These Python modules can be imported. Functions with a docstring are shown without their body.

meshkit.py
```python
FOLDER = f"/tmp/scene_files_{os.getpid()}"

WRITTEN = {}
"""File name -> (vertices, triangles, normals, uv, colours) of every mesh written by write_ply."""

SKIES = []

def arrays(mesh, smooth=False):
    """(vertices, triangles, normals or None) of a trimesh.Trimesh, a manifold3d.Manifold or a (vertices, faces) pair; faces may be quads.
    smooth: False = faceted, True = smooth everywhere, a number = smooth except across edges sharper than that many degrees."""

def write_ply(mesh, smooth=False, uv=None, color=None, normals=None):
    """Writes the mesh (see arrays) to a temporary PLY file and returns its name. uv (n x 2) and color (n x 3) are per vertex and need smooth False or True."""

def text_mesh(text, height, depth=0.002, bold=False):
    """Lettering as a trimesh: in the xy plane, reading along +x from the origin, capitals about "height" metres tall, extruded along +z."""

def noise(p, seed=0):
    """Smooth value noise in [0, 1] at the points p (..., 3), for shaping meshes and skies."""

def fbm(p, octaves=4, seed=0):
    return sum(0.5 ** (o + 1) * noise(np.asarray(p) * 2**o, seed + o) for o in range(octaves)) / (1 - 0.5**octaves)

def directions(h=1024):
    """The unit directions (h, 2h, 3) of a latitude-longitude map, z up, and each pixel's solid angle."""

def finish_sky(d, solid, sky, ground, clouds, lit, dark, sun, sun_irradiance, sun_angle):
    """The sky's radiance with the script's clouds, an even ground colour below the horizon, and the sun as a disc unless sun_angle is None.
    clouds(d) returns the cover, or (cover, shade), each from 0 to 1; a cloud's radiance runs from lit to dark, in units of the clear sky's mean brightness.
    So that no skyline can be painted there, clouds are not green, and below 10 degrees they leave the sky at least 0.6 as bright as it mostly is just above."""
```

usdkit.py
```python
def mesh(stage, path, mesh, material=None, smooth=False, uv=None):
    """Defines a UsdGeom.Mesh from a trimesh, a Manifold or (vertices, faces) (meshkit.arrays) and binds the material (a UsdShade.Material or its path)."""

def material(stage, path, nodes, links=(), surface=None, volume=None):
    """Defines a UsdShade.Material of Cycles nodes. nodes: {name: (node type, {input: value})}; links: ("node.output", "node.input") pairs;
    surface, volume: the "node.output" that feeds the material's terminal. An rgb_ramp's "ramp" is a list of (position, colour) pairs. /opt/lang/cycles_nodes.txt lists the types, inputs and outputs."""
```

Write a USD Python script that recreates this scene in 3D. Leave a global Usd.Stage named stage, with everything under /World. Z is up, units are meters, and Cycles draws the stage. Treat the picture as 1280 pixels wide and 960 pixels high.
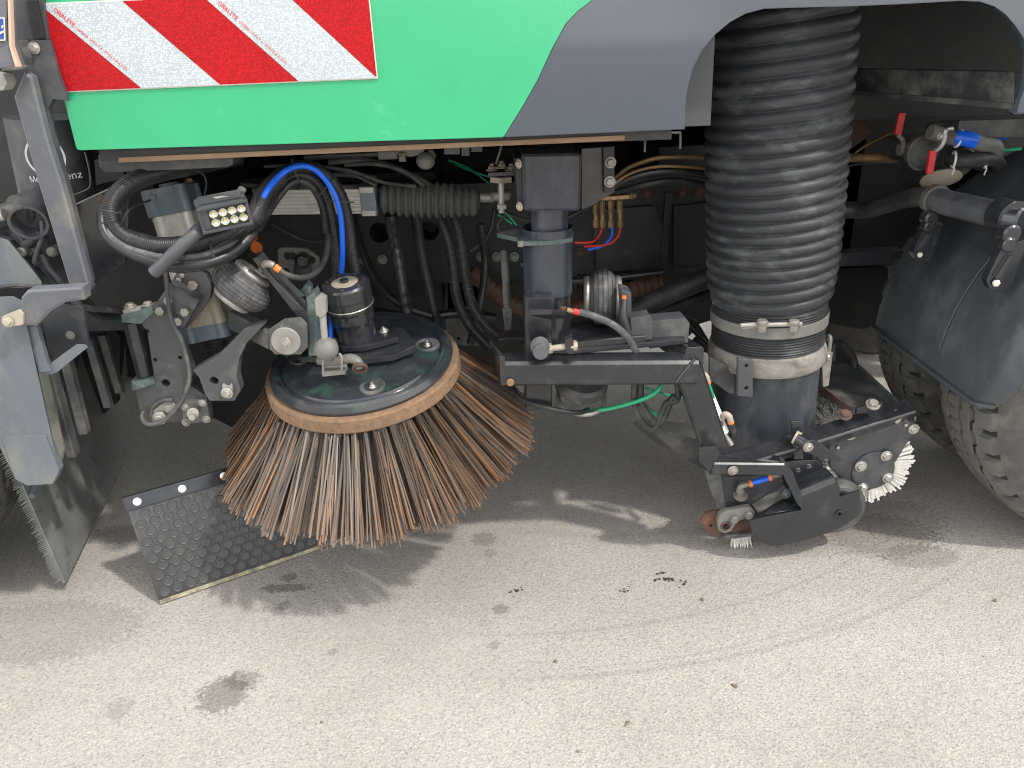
import math, random, re
import numpy as np, trimesh, usdkit, meshkit, manifold3d
from shapely.geometry import Polygon, LineString, Point, box as sbox
from shapely import affinity
from pxr import Usd, UsdGeom, UsdLux, UsdShade, Gf

stage = Usd.Stage.CreateInMemory()
UsdGeom.SetStageUpAxis(stage, UsdGeom.Tokens.z)
UsdGeom.SetStageMetersPerUnit(stage, 1.0)
UsdGeom.Xform.Define(stage, '/World')
UsdGeom.Scope.Define(stage, '/World/Looks')
rnd = random.Random(7)
rng = np.random.default_rng(7)

# ------------------------------------------------------------------ camera
EYE = np.array([0, 0, 1.25]); F = 980.0
YAW, PITCH, ROLL = math.radians(1.55), math.radians(24.4), math.radians(-1.92)
EXPOSURE = 0.45
_f = np.array([math.sin(YAW) * math.cos(PITCH), math.cos(YAW) * math.cos(PITCH), -math.sin(PITCH)])
_r0 = np.array([math.cos(YAW), -math.sin(YAW), 0]); _u0 = np.cross(_r0, _f)
_r = math.cos(ROLL) * _r0 + math.sin(ROLL) * _u0
_u = -math.sin(ROLL) * _r0 + math.cos(ROLL) * _u0
cam = UsdGeom.Camera.Define(stage, '/World/camera')
cam.CreateHorizontalApertureAttr(36.0); cam.CreateVerticalApertureAttr(27.0)
cam.CreateFocalLengthAttr(36.0 * F / 1280); cam.CreateClippingRangeAttr(Gf.Vec2f(0.05, 500))
cam.CreateExposureAttr(EXPOSURE)
cam.AddTransformOp().Set(Gf.Matrix4d(*[float(x) for x in (*_r, 0, *_u, 0, *(-_f), 0, *EYE, 1)]))

# ------------------------------------------------------------------ sky and sun
SUN = np.array([0.60, -0.43, 1.0]); SUN /= np.linalg.norm(SUN)
SUN_I, SKY_S = 0.64, 0.15
dome = UsdLux.DomeLight.Define(stage, '/World/sky')
skym = usdkit.material(stage, '/World/Looks/sky_look', {
    's': ('sky_texture', {'sky_type': 'single_scattering', 'sun_disc': False, 'sun_elevation': math.asin(SUN[2]),
                          'sun_rotation': math.atan2(SUN[0], SUN[1]), 'aerosol_density': 1.5}),
    'g': ('texture_coordinate', {}), 'm': ('mapping', {'scale': (1.0, 1.0, 2.4)}),
    'n': ('noise_texture', {'scale': 2.2, 'detail': 7.0, 'roughness': 0.55}),
    'r': ('rgb_ramp', {'ramp': [(0.36, (0, 0, 0)), (0.58, (1, 1, 1))]}),
    'c': ('mix_color', {'blend_type': 'mix', 'use_clamp': False, 'b': (15.5, 15.1, 14.3)}),
    'b': ('background_shader', {'strength': SKY_S})},
    [('g.generated', 'm.vector'), ('m.vector', 'n.vector'), ('n.fac', 'r.fac'), ('r.color', 'c.fac'), ('s.color', 'c.a'), ('c.result', 'b.color')], surface='b.background')
UsdShade.MaterialBindingAPI.Apply(dome.GetPrim()).Bind(skym)
dome.GetPrim().SetCustomDataByKey('kind', 'structure')
dome.GetPrim().SetCustomDataByKey('label', 'bright daytime sky with thin white cloud over the truck')
sun = UsdLux.DistantLight.Define(stage, '/World/sun')
sun.CreateIntensityAttr(SUN_I); sun.CreateAngleAttr(2.6); sun.CreateColorAttr(Gf.Vec3f(1.0, 0.95, 0.88))
sun.GetPrim().CreateAttribute('inputs:normalize', __import__('pxr').Sdf.ValueTypeNames.Bool).Set(True)
_z = SUN; _x = np.cross([0, 1, 0], _z); _x /= np.linalg.norm(_x); _y = np.cross(_z, _x)
sun.AddTransformOp().Set(Gf.Matrix4d(*[float(x) for x in (*_x, 0, *_y, 0, *_z, 0, 0, 0, 5, 1)]))

# ------------------------------------------------------------------ helpers: points
def ray(px, py):
    return _f + _r * (px - 640) / F - _u * (py - 480) / F
def at(px, py, Y):
    d = ray(px, py); return EYE + d * (Y - EYE[1]) / d[1]
def az(px, py, z):
    d = ray(px, py); return EYE + d * (z - EYE[2]) / d[2]
def ax(px, py, X):
    d = ray(px, py); return EYE + d * (X - EYE[0]) / d[0]
def mpp(p):                       # metres per pixel of the photograph at point p
    return float((np.asarray(p) - EYE) @ _f) / F
V = lambda *a: np.array(a, float)
def unit(v): v = np.asarray(v, float); return v / np.linalg.norm(v)

# ------------------------------------------------------------------ helpers: meshes (trimesh)
cat = trimesh.util.concatenate
def frame(d, hint=None):
    d = unit(d); h = V(0, 0, 1) if hint is None else np.asarray(hint, float)
    if abs(d @ unit(h)) > .97: h = V(1, 0, 0)
    a = unit(np.cross(h, d)); return a, np.cross(d, a), d
def sweep(pts, rad, n=12, caps=True, square=False, hint=None):
    pts = np.asarray(pts, float); m = len(pts); rad = np.broadcast_to(np.asarray(rad, float), (m,))
    t = np.gradient(pts, axis=0); t /= np.maximum(np.linalg.norm(t, axis=1), 1e-12)[:, None]
    a, b, _ = frame(t[0], hint); rows = []
    ang = np.arange(n) / n * 2 * np.pi
    prof = np.stack([np.cos(ang), np.sin(ang)], 1)
    for i in range(m):
        a = a - t[i] * (a @ t[i]); a /= np.linalg.norm(a); b = np.cross(t[i], a)
        rows.append(pts[i] + rad[i] * (prof[:, :1] * a + prof[:, 1:] * b))
    v = np.vstack(rows); i = np.arange(m - 1)[:, None] * n; j = np.arange(n)[None]; k = (j + 1) % n
    q = np.stack([i + j, i + k, i + n + k, i + n + j], -1).reshape(-1, 4)
    f = np.vstack([q[:, [0, 1, 2]], q[:, [0, 2, 3]]])
    if caps:
        v = np.vstack([v, pts[:1], pts[-1:]]); c0, c1 = len(v) - 2, len(v) - 1; jj = np.arange(n); kk = (jj + 1) % n
        f = np.vstack([f, np.stack([np.full(n, c0), kk, jj], 1), np.stack([np.full(n, c1), (m - 1) * n + jj, (m - 1) * n + kk], 1)])
    return trimesh.Trimesh(v, f, process=False)
def spline(P, step=.01, closed=False):
    P = np.asarray(P, float); Q = np.vstack([2 * P[0] - P[1], P, 2 * P[-1] - P[-2]]); out = []
    for i in range(len(P) - 1):
        p0, p1, p2, p3 = Q[i:i + 4]; n = max(2, int(np.linalg.norm(p2 - p1) / step) + 1); t = np.linspace(0, 1, n, endpoint=False)[:, None]
        out.append(.5 * (2 * p1 + (p2 - p0) * t + (2 * p0 - 5 * p1 + 4 * p2 - p3) * t ** 2 + (3 * p1 - p0 - 3 * p2 + p3) * t ** 3))
    return np.vstack(out + [P[-1:]])
def resample(P, step):
    s = np.r_[0, np.cumsum(np.linalg.norm(np.diff(P, axis=0), axis=1))]; n = max(2, int(s[-1] / step) + 1); u = np.linspace(0, s[-1], n)
    return np.stack([np.interp(u, s, P[:, k]) for k in range(3)], 1)
def pp(pts):                      # pixel points with a depth each -> world points
    return [at(*p) for p in pts]
def tube(pts, w, n=10, world=False, step=.012):
    P = pts if world else pp(pts); r = w / 2 * mpp(P[0]) if not world else w
    return sweep(spline(P, step), r, n)
def conduit(pts, w, pitch=.0062, amp=.12, n=12, world=False):   # corrugated hose
    P = pts if world else pp(pts); r = w / 2 * mpp(P[0]) if not world else w
    Q = resample(spline(P, .006), pitch / 4); k = np.arange(len(Q)) % 4
    return sweep(Q, r * (1 - amp * np.array([1, .15, 0, .15])[k]), n)
def cyl(p0, p1, r, n=24, r1=None):
    p0, p1 = np.asarray(p0, float), np.asarray(p1, float)
    return sweep([p0, p1], [r, r if r1 is None else r1], n)
def lathe(prof, o, d, n=32, hint=None):   # prof: (radius, height along d)
    prof = np.asarray(prof, float); a, b, d = frame(d, hint); o = np.asarray(o, float)
    ang = np.arange(n) / n * 2 * np.pi; ring = np.cos(ang)[:, None] * a + np.sin(ang)[:, None] * b
    v = np.vstack([o + h * d + max(r, 1e-6) * ring for r, h in prof]); m = len(prof)
    i = np.arange(m - 1)[:, None] * n; j = np.arange(n)[None]; k = (j + 1) % n
    q = np.stack([i + j, i + k, i + n + k, i + n + j], -1).reshape(-1, 4)
    t = trimesh.Trimesh(v, np.vstack([q[:, [0, 1, 2]], q[:, [0, 2, 3]]]), process=False); return t
def obox(c, ex, ey, ez):          # box from centre and three half vectors
    v = np.array([[x, y, z] for x in (-1, 1) for y in (-1, 1) for z in (-1, 1)], float)
    b = trimesh.creation.box([2, 2, 2]); b.vertices = np.asarray(c, float) + b.vertices[:, :1] * ex + b.vertices[:, 1:2] * ey + b.vertices[:, 2:] * ez
    b.fix_normals(); return b
def box(x0, x1, y0, y1, z0, z1):
    return obox(V((x0 + x1) / 2, (y0 + y1) / 2, (z0 + z1) / 2), V((x1 - x0) / 2, 0, 0), V(0, (y1 - y0) / 2, 0), V(0, 0, (z1 - z0) / 2))
def beam(p0, p1, w, h, up=(0, 0, 1), ch=.12):    # rectangular bar, chamfered, w across, h along up
    p0, p1 = np.asarray(p0, float), np.asarray(p1, float); d = unit(p1 - p0); s = unit(np.cross(d, up)); u = np.cross(s, d); c = ch * min(w, h)
    o = [(-w / 2 + c, -h / 2), (w / 2 - c, -h / 2), (w / 2, -h / 2 + c), (w / 2, h / 2 - c), (w / 2 - c, h / 2), (-w / 2 + c, h / 2), (-w / 2, h / 2 - c), (-w / 2, -h / 2 + c)]
    v = np.vstack([[p0 + x * s + y * u for x, y in o], [p1 + x * s + y * u for x, y in o]])
    return trimesh.convex.convex_hull(v)
def hull(pts): return trimesh.convex.convex_hull(np.asarray(pts, float))
def extrude(poly, t):
    gs = getattr(poly, 'geoms', [poly]); return cat([trimesh.creation.extrude_polygon(g, t, engine='earcut') for g in gs])
def shape(poly, t, o, ex, ey, ch=0):   # shapely polygon in the (ex, ey) plane at o, thickness t away along -(ex x ey); front edge chamfered by ch
    ex, ey = np.asarray(ex, float), np.asarray(ey, float); n = np.cross(ex, ey)
    if ch > 0:
        inner = poly.buffer(-ch, join_style=2); m = extrude(poly, t - ch)
        if not inner.is_empty:
            g0, g1 = (list(getattr(x, 'geoms', [x])) for x in (poly, inner))
            if len(g0) == 1 and len(g1) == 1 and len(g0[0].exterior.coords) == len(g1[0].exterior.coords) and not g0[0].interiors:
                A, B = np.array(g0[0].exterior.coords)[:-1], np.array(g1[0].exterior.coords)[:-1]
                sh = np.argmin(((B - A[0]) ** 2).sum(1)); B = np.roll(B, -sh, axis=0)
                if Polygon(B).exterior.is_ccw != Polygon(A).exterior.is_ccw: B = np.roll(B[::-1], 1, axis=0)
                k = len(A); vv = np.vstack([np.c_[A, np.full(k, t - ch)], np.c_[B, np.full(k, t)]]); j = np.arange(k); jn = (j + 1) % k
                ff = np.vstack([np.c_[j, jn, k + jn], np.c_[j, k + jn, k + j]])
                if not Polygon(A).exterior.is_ccw: ff = ff[:, ::-1]
                top = extrude(inner, 1e-5); top.apply_translation([0, 0, t - 1e-5])
                body = extrude(poly, t - ch)
                m = cat([body, trimesh.Trimesh(vv, ff, process=False), top])
    else: m = extrude(poly, t)
    v = m.vertices; m.vertices = np.asarray(o, float) + v[:, :1] * ex + v[:, 1:2] * ey + (v[:, 2:] - t) * n
    return m
def rnd_poly(P, r):
    p = Polygon(P) if not isinstance(P, Polygon) else P
    return p.buffer(-r, join_style=1).buffer(r, join_style=1, quad_segs=4) if r > 0 else p
def plate(pts, Y, t=.012, holes=(), rad=0, ch=0, tilt=None):
    """A flat plate whose front outline is given in photograph pixels on the plane at depth Y; holes: (px, py, radius px)."""
    W = [at(x, y, Y) for x, y in pts]; k = mpp(W[0])
    P = Polygon([(w[0], w[2]) for w in W]).buffer(0)
    if rad: P = rnd_poly(P, rad * k)
    for hx, hy, hr in holes:
        h = at(hx, hy, Y); P = P.difference(Point(h[0], h[2]).buffer(hr * k, quad_segs=6))
    return shape(P, t, V(0, Y, 0), V(1, 0, 0), V(0, 0, 1), ch)
def rect(x0, y0, x1, y1): return [(x0, y0), (x1, y0), (x1, y1), (x0, y1)]
def disc_px(px, py, Y, r, t, axis=(0, -1, 0), n=28, ch=.15):
    c = at(px, py, Y); r = r * mpp(c); return lathe([(0, -t), (r, -t), (r, -t * ch), (r - t * ch, 0), (0, 0)], c, axis, n)
def bolt_mesh(c, d, r, washer=True, stud=0.0):
    c = np.asarray(c, float); d = unit(d); m = []
    if washer: m.append(lathe([(0, 0), (r * 1.45, 0), (r * 1.45, r * .28), (0, r * .28)], c, d, 18))
    m.append(lathe([(r, r * .2), (r, r * .85), (r * .86, r * 1.0), (0, r * 1.0)], c, d, 6))
    if stud: m.append(lathe([(r * .5, r), (r * .5, r + stud), (0, r + stud)], c, d, 10))
    return cat(m)
def bolt_px(px, py, Y, rpx, d=(0, -1, 0), **k):
    c = at(px, py, Y); return bolt_mesh(c, d, rpx * mpp(c), **k)
def ellipsoid(c, rx, ry, rz):
    s = trimesh.creation.icosphere(2, 1.0); s.vertices = s.vertices * [rx, ry, rz] + np.asarray(c); return s
def torus(c, d, R, r, n=40, m=14, squash=1.0):
    a = np.arange(m + 1) / m * 2 * np.pi; return lathe([(R + r * math.cos(x), r * squash * math.sin(x)) for x in a], c, d, n)

# ------------------------------------------------------------------ helpers: scene graph
used = {}
def numbered(parent, name):
    k = (parent, name); used[k] = used.get(k, 0) + 1; n = used[k] - 1
    return name if n == 0 else f'{name}_{n:03d}'
origin = {}
def thing(name, label, category, base=(0, 0, 0), group=None):
    p = '/World/' + numbered('/World', name); x = UsdGeom.Xform.Define(stage, p); x.AddTranslateOp().Set(Gf.Vec3d(*map(float, base)))
    origin[p] = np.asarray(base, float); q = x.GetPrim()
    q.SetCustomDataByKey('label', label); q.SetCustomDataByKey('category', category)
    if group: q.SetCustomDataByKey('group', group)
    return p
def part(parent, name, mesh, mat, label=None, smooth=32, kind=None):
    if isinstance(mesh, (list, tuple)): mesh = cat(list(mesh))
    mesh = mesh.copy(); mesh.vertices = mesh.vertices - origin[parent]
    p = parent + '/' + numbered(parent, name); origin[p] = origin[parent]
    q = usdkit.mesh(stage, p, mesh, mat, smooth=smooth)
    if label: q.GetPrim().SetCustomDataByKey('label', label)
    if kind: q.GetPrim().SetCustomDataByKey('kind', kind)
    return p
def single(name, label, category, mesh, mat, smooth=32, group=None, kind=None):
    if isinstance(mesh, (list, tuple)): mesh = cat(list(mesh))
    p = '/World/' + numbered('/World', name); origin[p] = V(0, 0, 0)
    q = usdkit.mesh(stage, p, mesh, mat, smooth=smooth).GetPrim()
    q.SetCustomDataByKey('label', label)
    if category: q.SetCustomDataByKey('category', category)
    if group: q.SetCustomDataByKey('group', group)
    if kind: q.SetCustomDataByKey('kind', kind)
    return p

# ------------------------------------------------------------------ materials
def mat(name, col, rough=.5, metal=0.0, var=.25, scale=14.0, dirt=None, dirt_amt=.5, dirt_scale=9.0, bump=.15, bscale=220.0, coat=0.0, coat_rough=.06, bevel=.0025, rvar=.12, stretch=(1, 1, 1), spec=.5):
    c = np.array(col, float)
    nodes = {'g': ('geometry', {}), 'm': ('mapping', {'scale': stretch}),
             'n1': ('noise_texture', {'scale': scale, 'detail': 6.0, 'roughness': .6}),
             'r1': ('rgb_ramp', {'ramp': [(.25, tuple(c * (1 - var))), (.75, tuple(np.minimum(c * (1 + var), 1)))]}),
             'n3': ('noise_texture', {'scale': bscale, 'detail': 4.0, 'roughness': .6}),
             'rr': ('map_range', {'from_min': .25, 'from_max': .75, 'to_min': max(rough - rvar, .03), 'to_max': min(rough + rvar, 1.0), 'clamp': True}),
             'bp': ('bump', {'strength': bump, 'distance': .0015}),
             'p': ('principled_bsdf', {'metallic': metal, 'coat_weight': coat, 'coat_roughness': coat_rough, 'specular_ior_level': spec})}
    links = [('g.position', 'm.vector'), ('m.vector', 'n1.vector'), ('m.vector', 'n3.vector'), ('n1.fac', 'r1.fac'), ('n1.fac', 'rr.value'), ('rr.result', 'p.roughness'), ('n3.fac', 'bp.height'), ('bp.normal', 'p.normal')]
    if bevel:
        nodes['bv'] = ('bevel', {'samples': 4, 'radius': bevel}); links.append(('bv.bevel', 'bp.normal'))
    if dirt is not None:
        nodes['n2'] = ('noise_texture', {'scale': dirt_scale, 'detail': 9.0, 'roughness': .68})
        nodes['r2'] = ('rgb_ramp', {'ramp': [(.62 - .35 * dirt_amt, (0, 0, 0)), (.80 - .25 * dirt_amt, (1, 1, 1))]})
        nodes['mx'] = ('mix_color', {'blend_type': 'mix', 'b': tuple(dirt)})
        links += [('m.vector', 'n2.vector'), ('n2.fac', 'r2.fac'), ('r2.color', 'mx.fac'), ('r1.color', 'mx.a'), ('mx.result', 'p.base_color')]
    else: links.append(('r1.color', 'p.base_color'))
    return usdkit.material(stage, '/World/Looks/' + name, nodes, links, surface='p.BSDF')
M = {}
DUST = (.19, .18, .15)
M['green'] = mat('green_paint', (.020, .31, .138), .3, var=.03, bump=.012, bscale=60, coat=.4, dirt=(.10, .42, .22), dirt_amt=.06, dirt_scale=7, rvar=.04)
M['grey'] = mat('grey_paint', (.031, .039, .053), .2, var=.03, bump=.012, bscale=60, coat=.7, rvar=.03)
M['greyin'] = mat('grey_inner', (.05, .053, .058), .5, var=.1, dirt=DUST, dirt_amt=.2)
M['black'] = mat('black_steel', (.011, .012, .014), .24, var=.35, coat=.35, coat_rough=.14, dirt=(.04, .039, .037), dirt_amt=.18, dirt_scale=14, bump=.04, rvar=.08)
M['black2'] = mat('black_chassis', (.010, .0105, .0115), .55, var=.4, dirt=(.025, .024, .022), dirt_amt=.35, dirt_scale=12)
M['dusty'] = mat('dusty_steel', (.05, .052, .055), .5, var=.3, dirt=(.13, .125, .11), dirt_amt=.45, dirt_scale=14)
M['gun'] = mat('gunmetal', (.045, .048, .054), .40, var=.2, dirt=(.11, .108, .10), dirt_amt=.32, dirt_scale=12)
M['cabgrey'] = mat('cab_grey', (.098, .104, .12), .45, var=.12, dirt=(.17, .165, .15), dirt_amt=.3, dirt_scale=10)
M['mudgrey'] = mat('mudguard_grey', (.095, .108, .125), .5, var=.18, dirt=(.16, .16, .13), dirt_amt=.35, dirt_scale=11, stretch=(1, 1, .35))
M['rubber'] = mat('rubber', (.026, .026, .027), .55, var=.3, dirt=(.075, .073, .068), dirt_amt=.35, dirt_scale=20)
M['hose'] = mat('hose_rubber', (.021, .023, .026), .52, var=.18, dirt=(.085, .09, .095), dirt_amt=.3, dirt_scale=9, bump=.12, stretch=(1, 1, 2.5), rvar=.08, spec=.35)
M['rubflap'] = mat('flap_rubber', (.15, .158, .155), .6, var=.25, dirt=(.04, .042, .042), dirt_amt=.25, dirt_scale=26)
M['guard'] = mat('guard_plastic', (.034, .038, .043), .45, var=.2, dirt=(.07, .077, .083), dirt_amt=.35, dirt_scale=7, bump=.1)
M['tyre'] = mat('tyre_rubber', (.085, .083, .078), .85, var=.2, dirt=(.12, .116, .107), dirt_amt=.4, dirt_scale=16, bump=.2, bevel=0)
M['tyredark'] = mat('tyre_side', (.05, .048, .045), .75, var=.3, dirt=(.1, .095, .085), dirt_amt=.4, dirt_scale=14, bump=.25)
M['steel'] = mat('zinc_steel', (.42, .41, .38), .36, .85, var=.25, dirt=(.20, .17, .13), dirt_amt=.35, dirt_scale=40)
M['dullsteel'] = mat('dull_steel', (.25, .24, .22), .5, .5, var=.3, dirt=(.15, .13, .1), dirt_amt=.45, dirt_scale=40)
M['alu'] = mat('aluminium', (.38, .37, .35), .4, .7, var=.15, dirt=(.25, .23, .2), dirt_amt=.3, dirt_scale=25)
M['castgrey'] = mat('cast_grey', (.135, .135, .128), .6, .1, var=.2, dirt=(.17, .16, .13), dirt_amt=.4, dirt_scale=30)
M['beige'] = mat('dusty_beige', (.33, .29, .23), .55, .1, var=.15, dirt=(.3, .27, .21), dirt_amt=.35, dirt_scale=18)
M['bluegrey'] = mat('bluegrey_cap', (.12, .15, .175), .42, var=.2, dirt=(.2, .2, .19), dirt_amt=.3)
M['brass'] = mat('brass', (.30, .20, .105), .42, .75, var=.3, dirt=(.12, .085, .05), dirt_amt=.4, dirt_scale=50)
M['rust'] = mat('rusty_edge', (.17, .10, .055), .8, var=.35, dirt=(.23, .165, .10), dirt_amt=.5, dirt_scale=30, stretch=(.25, 1, 1))
M['rustdark'] = mat('rust_dark', (.085, .043, .03), .8, var=.4, dirt=(.06, .05, .045), dirt_amt=.4, dirt_scale=20)
M['cork'] = mat('ring_board', (.195, .118, .065), .85, var=.3, scale=90, dirt=(.11, .08, .058), dirt_amt=.5, dirt_scale=28, bump=.8, bscale=260)
M['blue'] = mat('blue_tube', (.01, .12, .72), .35, var=.08)
M['greentube'] = mat('green_tube', (.015, .30, .14), .35, var=.1)
M['red'] = mat('red_plastic', (.50, .025, .025), .4, var=.15, dirt=(.2, .06, .05), dirt_amt=.3)
M['orange'] = mat('orange_plastic', (.75, .17, .03), .45, var=.1)
M['white'] = mat('white_plastic', (.72, .73, .71), .35, var=.06, dirt=(.5, .48, .42), dirt_amt=.25)
M['greenplate'] = mat('brush_plate_paint', (.016, .018, .022), .25, var=.4, coat=.5, coat_rough=.12, dirt=(.02, .07, .04), dirt_amt=.22, dirt_scale=13, bump=.25)
M['greensteel'] = mat('greenish_steel', (.06, .085, .082), .45, var=.35, dirt=(.17, .2, .2), dirt_amt=.4, dirt_scale=25)
M['bluetint'] = mat('bluish_black_paint', (.020, .023, .031), .3, var=.3, coat=.25, coat_rough=.2, dirt=(.065, .068, .083), dirt_amt=.38, dirt_scale=10, stretch=(1, 1, .3))
M['goldpipe'] = mat('bronze_pipe', (.25, .155, .07), .4, .5, var=.3, dirt=(.07, .05, .03), dirt_amt=.4)
M['brownhose'] = mat('brown_hose', (.09, .042, .024), .6, var=.3, dirt=(.07, .045, .03), dirt_amt=.4)
M['fabric'] = mat('air_spring_rubber', (.06, .06, .064), .6, var=.2, dirt=(.17, .165, .16), dirt_amt=.4, dirt_scale=30)
M['yellow'] = mat('pale_yellow_edge', (.38, .35, .22), .7, var=.3, scale=50, dirt=(.10, .098, .085), dirt_amt=.6, dirt_scale=40)
M['cement'] = mat('light_grey_part', (.21, .205, .19), .62, var=.2, dirt=(.2, .19, .16), dirt_amt=.35, dirt_scale=30)
M['lens'] = mat('chrome', (.75, .74, .70), .12, 1.0, var=.1)
M['led'] = mat('led_chip', (.75, .72, .30), .4, var=.05)
M['white_edge'] = mat('pale_edge', (.6, .56, .5), .6, var=.1)
M['peach'] = mat('peach_sealant', (.55, .36, .27), .7, var=.15)
M['blackhose'] = mat('black_hose', (.013, .0135, .015), .36, var=.25, dirt=(.045, .045, .044), dirt_amt=.3, dirt_scale=18, bump=.08)
M['silver'] = mat('silver_casing', (.52, .50, .46), .42, .25, var=.1, dirt=(.34, .32, .28), dirt_amt=.3, dirt_scale=20)
M['flange'] = mat('flange_dust', (.20, .19, .17), .7, var=.25, dirt=(.09, .075, .06), dirt_amt=.42, dirt_scale=16, bump=.4, stretch=(1, 1, 2))
M['text'] = mat('pale_print', (.45, .46, .47), .5, var=.05, bevel=0)
M['redtext'] = mat('red_print', (.62, .05, .06), .5, var=.05, bevel=0)
M['navy'] = mat('navy_print', (.02, .05, .25), .5, var=.05, bevel=0)
M['dirtmat'] = mat('dark_dirt', (.03, .028, .025), .9, var=.4)
M['leaf'] = mat('dry_leaf', (.16, .12, .075), .8, var=.4)

def island_mat(name, ramp, rough, metal=0.0):
    return usdkit.material(stage, '/World/Looks/' + name, {
        'g': ('geometry', {}), 'r': ('rgb_ramp', {'ramp': ramp}), 'n': ('noise_texture', {'scale': 55.0, 'detail': 4.0}),
        'k': ('rgb_ramp', {'ramp': [(.3, (.8, .78, .77)), (.55, (1, 1, 1)), (.75, (1.2, 1.0, .8))]}),
        'x': ('mix_color', {'blend_type': 'multiply', 'fac': 1.0}), 'p': ('principled_bsdf', {'roughness': rough, 'metallic': metal})},
        [('g.random_per_island', 'r.fac'), ('g.position', 'n.vector'), ('n.fac', 'k.fac'), ('r.color', 'x.a'), ('k.color', 'x.b'), ('x.result', 'p.base_color')], surface='p.BSDF')
M['bristle'] = usdkit.material(stage, '/World/Looks/steel_bristles', {
    'a': ('attribute', {'attribute': 'tint'}), 'g': ('geometry', {}), 'n': ('noise_texture', {'scale': 40.0, 'detail': 3.0}), 'k': ('rgb_ramp', {'ramp': [(.3, (.85, .84, .83)), (.7, (1.12, 1.0, .88))]}),
    'x': ('mix_color', {'blend_type': 'multiply', 'fac': 1.0, 'use_clamp': False}), 'p': ('principled_bsdf', {'roughness': .5, 'metallic': .1})},
    [('g.position', 'n.vector'), ('n.fac', 'k.fac'), ('a.color', 'x.a'), ('k.color', 'x.b'), ('x.result', 'p.base_color')], surface='p.BSDF')
M['whitebristle'] = island_mat('white_bristles', [(0, (.72, .71, .67)), (.4, (.86, .85, .82)), (1, (.92, .92, .90))], .5)

def sheet_mat(name, base, line, scale=260.0):     # printed honeycomb of retroreflective sheeting
    return usdkit.material(stage, '/World/Looks/' + name, {
        'g': ('geometry', {}), 'm': ('mapping', {'scale': (1, .0, 1.0)}),
        'v': ('voronoi_texture', {'feature': 'f1', 'scale': scale, 'randomness': .55}),
        'r': ('rgb_ramp', {'ramp': [(.34, base), (.50, line), (.62, line)]}),
        'n': ('noise_texture', {'scale': 9.0, 'detail': 3.0}), 'k': ('rgb_ramp', {'ramp': [(.3, (.9, .9, .9)), (.7, (1, 1, 1))]}),
        'x': ('mix_color', {'blend_type': 'multiply', 'fac': 1.0}),
        'p': ('principled_bsdf', {'roughness': .45, 'specular_ior_level': .2})},
        [('g.position', 'm.vector'), ('m.vector', 'v.vector'), ('v.distance', 'r.fac'), ('g.position', 'n.vector'), ('n.fac', 'k.fac'), ('r.color', 'x.a'), ('k.color', 'x.b'), ('x.result', 'p.base_color')], surface='p.BSDF')
M['sheet_white'] = sheet_mat('white_sheeting', (.53, .55, .55), (.35, .40, .43))
M['sheet_red'] = sheet_mat('red_sheeting', (.44, .006, .010), (.30, .003, .006))

def onpl(px, py, o, n):
    d = ray(px, py); return EYE + d * ((np.asarray(o) - EYE) @ n) / (d @ n)
def circle3(a, b, c):
    A = np.array([b - a, c - a])[:, :2]; B = .5 * np.array([b[:2] @ b[:2] - a[:2] @ a[:2], c[:2] @ c[:2] - a[:2] @ a[:2]])
    o = np.linalg.solve(A, B); return o, np.linalg.norm(a[:2] - o)

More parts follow.
